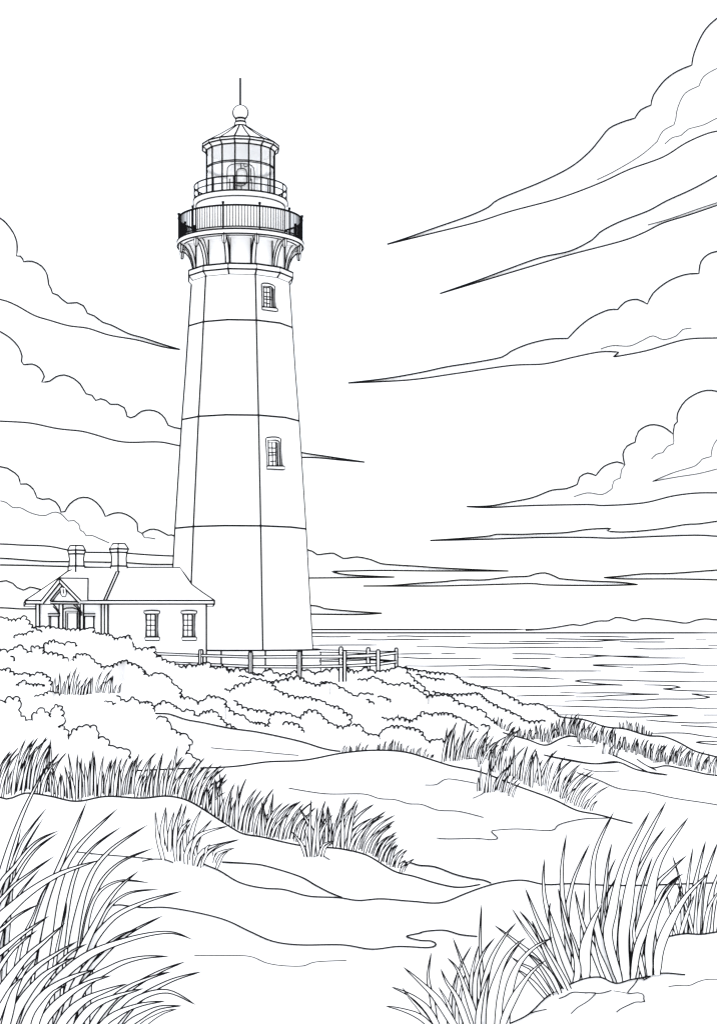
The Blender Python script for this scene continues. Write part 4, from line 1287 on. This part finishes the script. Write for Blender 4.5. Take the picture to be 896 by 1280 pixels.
# near left clump ----------------------------------------------------------
m = M()
LC = [ # base..tip, width
 ([(-10,1300),(2,1180),(13,1090),(22,1055),(27,1032)],3),
 ([(-30,1300),(-12,1180),(2,1095),(28,1018),(62,951)],9),
 ([(-20,1260),(5,1120),(22,1063),(39,1035),(59.5,1009)],5),
 ([(0,1280),(15,1110),(27,1070),(42,1042),(55,1022)],4),
 ([(-40,1300),(-8,1130),(20,1082),(45,1053),(75,1038)],8),
 ([(-30,1300),(-2,1150),(22,1095),(45,1062),(74,1041)],7),
 ([(-30,1300),(0,1170),(20,1125),(40,1098),(52,1085)],5),
 ([(-50,1290),(-18,1160),(10,1115),(40,1090),(69,1070)],6),
 ([(6,1300),(24,1190),(42,1145),(53,1117),(64,1100)],4),
 ([(14,1310),(38,1200),(56,1130),(78,1075),(109,1001)],9),
 ([(38,1310),(54,1200),(70,1115),(95,1062),(148,1010)],10),
 ([(66,1310),(76,1190),(92,1100),(114,1062),(153,1033)],6),
 ([(80,1310),(90,1190),(108,1108),(136,1065),(186,1030.5)],8),
 ([(98,1310),(104,1180),(120,1115),(148,1080),(193,1060)],6),
 ([(100,1300),(104,1190),(118,1125),(148,1102),(189,1104.5)],5),
 ([(108,1300),(114,1200),(130,1145),(158,1118),(200,1112)],5),
 ([(84,1310),(104,1205),(136,1153),(178,1129),(229,1114)],8),
 ([(62,1300),(68,1210),(76,1165),(82,1140),(83,1122)],4),
 ([(70,1310),(95,1210),(122,1150),(146,1113),(174,1088.5)],9),
 ([(-60,1300),(-20,1180),(20,1130),(70,1095),(126,1075)],12),
 ([(-60,1300),(-20,1190),(10,1155),(30,1140),(51,1130)],6),
 ([(-60,1310),(-20,1215),(14,1180),(40,1160),(62,1145)],8),
 ([(-50,1310),(-15,1235),(10,1195),(28,1177),(47,1163)],7),
 ([(-40,1310),(-5,1250),(28,1203),(55,1178),(82,1154)],9),
 ([(-20,1310),(10,1255),(40,1215),(70,1193),(97,1177)],8),
 ([(60,1310),(90,1240),(128,1196),(160,1168),(205,1144.5)],6),
 ([(70,1310),(90,1240),(115,1200),(145,1173),(174,1161)],6),
 ([(30,1310),(60,1242),(105,1198),(160,1175),(210,1166),(242,1175.6)],8),
 ([(80,1310),(100,1240),(140,1210),(175,1198),(212,1196)],8),
 ([(20,1310),(40,1250),(70,1210),(90,1190),(110,1180)],7),
 ([(110,1310),(135,1260),(165,1235),(200,1215),(232,1202.5)],6),
 ([(130,1310),(155,1270),(180,1245),(215,1226),(252.5,1215)],6),
 ([(100,1310),(125,1268),(155,1238),(190,1222),(215,1215)],6),
 ([(120,1310),(148,1272),(175,1248),(210,1240),(245,1257)],7),
 ([(5,1310),(22,1262),(48,1226),(72,1208),(95,1196)],8),
 ([(22,1310),(38,1270),(60,1240),(90,1222),(120,1212)],9),
 ([(40,1310),(58,1272),(84,1245),(112,1228),(140,1220)],8),
 ([(62,1310),(80,1275),(104,1252),(130,1240),(160,1230)],8),
 ([(85,1310),(98,1280),(118,1258),(145,1246),(180,1236)],7),
 ([(0,1310),(10,1270),(18,1240),(30,1215),(45,1198)],8),
 ([(140,1310),(158,1284),(178,1270),(200,1260),(228,1258)],6),
 ([(160,1310),(172,1290),(184,1278),(205,1266),(222,1262)],5),
 ([(112,1310),(128,1282),(150,1266),(178,1256),(207,1252)],6),
 ([(-20,1310),(-8,1280),(4,1255),(14,1236),(28,1222)],8),
 ([(40,1310),(44,1280),(54,1258),(68,1240),(84,1232)],7),
]
for i, (p, w) in enumerate(LC):
    blade(m, p, w*1.45, 9.9 - .022*i, 9.9 - .022*i, 1.65 if w < 6 else 1.9)
grass_obj(m, 'large near clump of long arching blades filling the lower left corner', 60, 1310, 9.5, 'grass_clump', 'big clumps of dune grass in the foreground')

# near right clumps ---------------------------------------------------------
def rb(path, w): return (path, w)
big = [
 ([(736,1222),(727,1175),(729,1140),(731,1109)],4), ([(700,1225),(686,1180),(672,1150),(656,1110)],6),
 ([(712,1215),(708,1150),(715,1107),(725,1080),(737.5,1054)],6), ([(752,1200),(754,1140),(757,1100),(760,1075),(765,1053)],6),
 ([(748,1195),(756,1140),(760,1100),(764,1085),(770.5,1072)],4), ([(764,1225),(762,1180),(758,1150),(756,1124),(775,1090)],3),
 ([(796,1210),(797,1150),(800,1120),(808,1092),(816,1070)],5), ([(772,1200),(774,1150),(775,1123)],3.5),
 ([(785,1215),(783,1150),(790,1107),(812,1062),(833,1033)],7),
 ([(812,1210),(806,1160),(818,1111),(838,1088),(859,1069)],8),
 ([(822,1210),(816,1160),(826,1121),(840,1102),(855,1092)],6),
 ([(770,1230),(752,1185),(742,1140),(743,1070),(767.5,1014)],9),
 ([(742,1238),(720,1195),(706,1150),(702,1090),(708,1042)],8),
 ([(722,1240),(700,1185),(683,1135),(679,1100),(680.7,1072.5)],8),
 ([(728,1232),(720,1190),(708,1155),(697,1110)],6),
 ([(760,1236),(742,1190),(728,1155),(718,1112)],7),
 ([(776,1232),(760,1175),(765,1139),(779,1080),(813,1012.5)],10),
 ([(783,1228),(779,1182),(782,1146),(796,1075),(833,1001)],12),
 ([(793,1224),(798,1180),(808,1140),(824,1076),(861,1021)],13),
 ([(805,1224),(797,1190),(792,1165),(796,1140)],6),
 ([(791,1224),(797,1185),(812,1150),(830,1112),(848.5,1097)],8),
 ([(812,1220),(811,1185),(818,1150),(833,1118),(850,1095)],9),
 ([(714,1236),(700,1205),(690,1172),(686,1140),(689,1127)],5),
 ([(732,1225),(731,1190),(738,1160),(748,1138),(752.7,1128)],12),
 ([(821,1219),(824,1188),(836,1157),(858,1120),(888,1090)],10),
 ([(768,1240),(755,1210),(746,1185),(742,1160)],6),
 ([(716,1240),(722,1215),(718,1190),(712,1165)],7),
]
m = M()
for i, (p, w) in enumerate(big):
    blade(m, p, w*1.15, 9.62 - .008*i)
grass_obj(m, 'tallest near clump of upright pointed blades on the right mound', 770, 1232, 9.4, 'grass_clump', 'big clumps of dune grass in the foreground')

m = M()
mid = [
 ([(700,1236),(680,1195),(655,1160),(639,1135)],4), ([(712,1238),(690,1200),(664,1158),(648,1138)],6),
 ([(694,1240),(672,1202),(640,1174),(617,1156.6)],6), ([(706,1236),(686,1200),(676,1178),(664,1150)],5),
 ([(690,1246),(668,1215),(650,1205),(638,1196)],5), ([(684,1250),(665,1228),(650,1215),(640,1212)],5),
 ([(700,1243),(690,1222),(676,1205),(660,1192)],5),
 ([(612,1300),(604,1240),(600,1180),(602,1128.6)],5), ([(608,1300),(590,1238),(576,1200),(565.7,1172)],6),
 ([(566,1290),(568,1240),(574,1212),(582,1195),(590,1181.6)],4), ([(590,1260),(589,1225),(592,1205),(598,1182)],4),
 ([(594,1270),(594,1225),(604,1192),(619,1172)],5), ([(606,1300),(604,1250),(612,1205),(630,1172),(646,1153)],8),
 ([(560,1290),(563,1250),(568,1228),(572,1215)],4), ([(576,1290),(575,1250),(578,1230),(582,1216)],4),
 ([(602,1300),(586,1250),(572,1213),(558,1197)],7), ([(546,1290),(540,1250),(535,1222),(539,1190.5)],5),
 ([(590,1300),(572,1250),(558,1228),(550.5,1211)],7), ([(566,1290),(563,1265),(556,1248),(547,1233)],4),
 ([(575,1295),(548,1252),(526,1229),(503.6,1209)],8),
 ([(552,1295),(536,1265),(515,1246),(488.4,1234)],7), ([(545,1290),(526,1264),(512,1248),(502,1234)],4),
 ([(545,1290),(525,1272),(503,1263),(481,1258)],6),
 ([(615,1300),(613,1270),(622,1225),(638,1195),(650,1180)],7),
 ([(612,1300),(615,1250),(627,1209),(641,1186),(658,1172)],10),
 ([(632,1295),(634,1250),(645,1212),(665,1187),(691.6,1172)],9),
 ([(626,1290),(632,1270),(645,1243),(664,1216),(682,1200.7)],8),
 ([(598,1300),(598,1270),(604,1240),(612,1215)],6),
]
for i, (p, w) in enumerate(mid):
    blade(m, p, w*1.15, 9.02 - .006*i)
grass_obj(m, 'near clump spreading both ways at the lower edge, left of the right mound', 605, 1290, 9.0, 'grass_clump', 'big clumps of dune grass in the foreground')

m = M()
r = random.Random(5)
bk = [([(857,1169),(859,1110),(866,1059)],5),([(863,1168),(868,1110),(882,1051)],7),([(874,1168),(878,1110),(897,1053)],7),([(884,1168),(890,1115),(906,1075)],7),([(893,1167),(900,1120),(915,1085)],6),
      ([(853,1168),(851,1110),(840,1069)],4),([(846,1170),(838,1140),(833,1118)],4),([(866,1168),(856,1130),(846,1105)],4),([(873,1168),(874,1140),(880,1100)],5),([(880,1168),(886,1135),(903,1108)],5),([(900,1168),(908,1130),(925,1100)],6),
      ([(838,1172),(843,1140),(852,1105)],4),([(850,1170),(858,1145),(868,1118)],5)]
for i, (p, w) in enumerate(bk):
    blade(m, p, w, 11.8 + .02*(len(bk)-i))
grass_obj(m, 'clump at the right edge on its own low rise, behind the tallest clump', 870, 1168, 11.8, 'grass_clump', 'big clumps of dune grass in the foreground')

for o in scene.objects:
    if '_o' in o.keys():
        del o['_o']
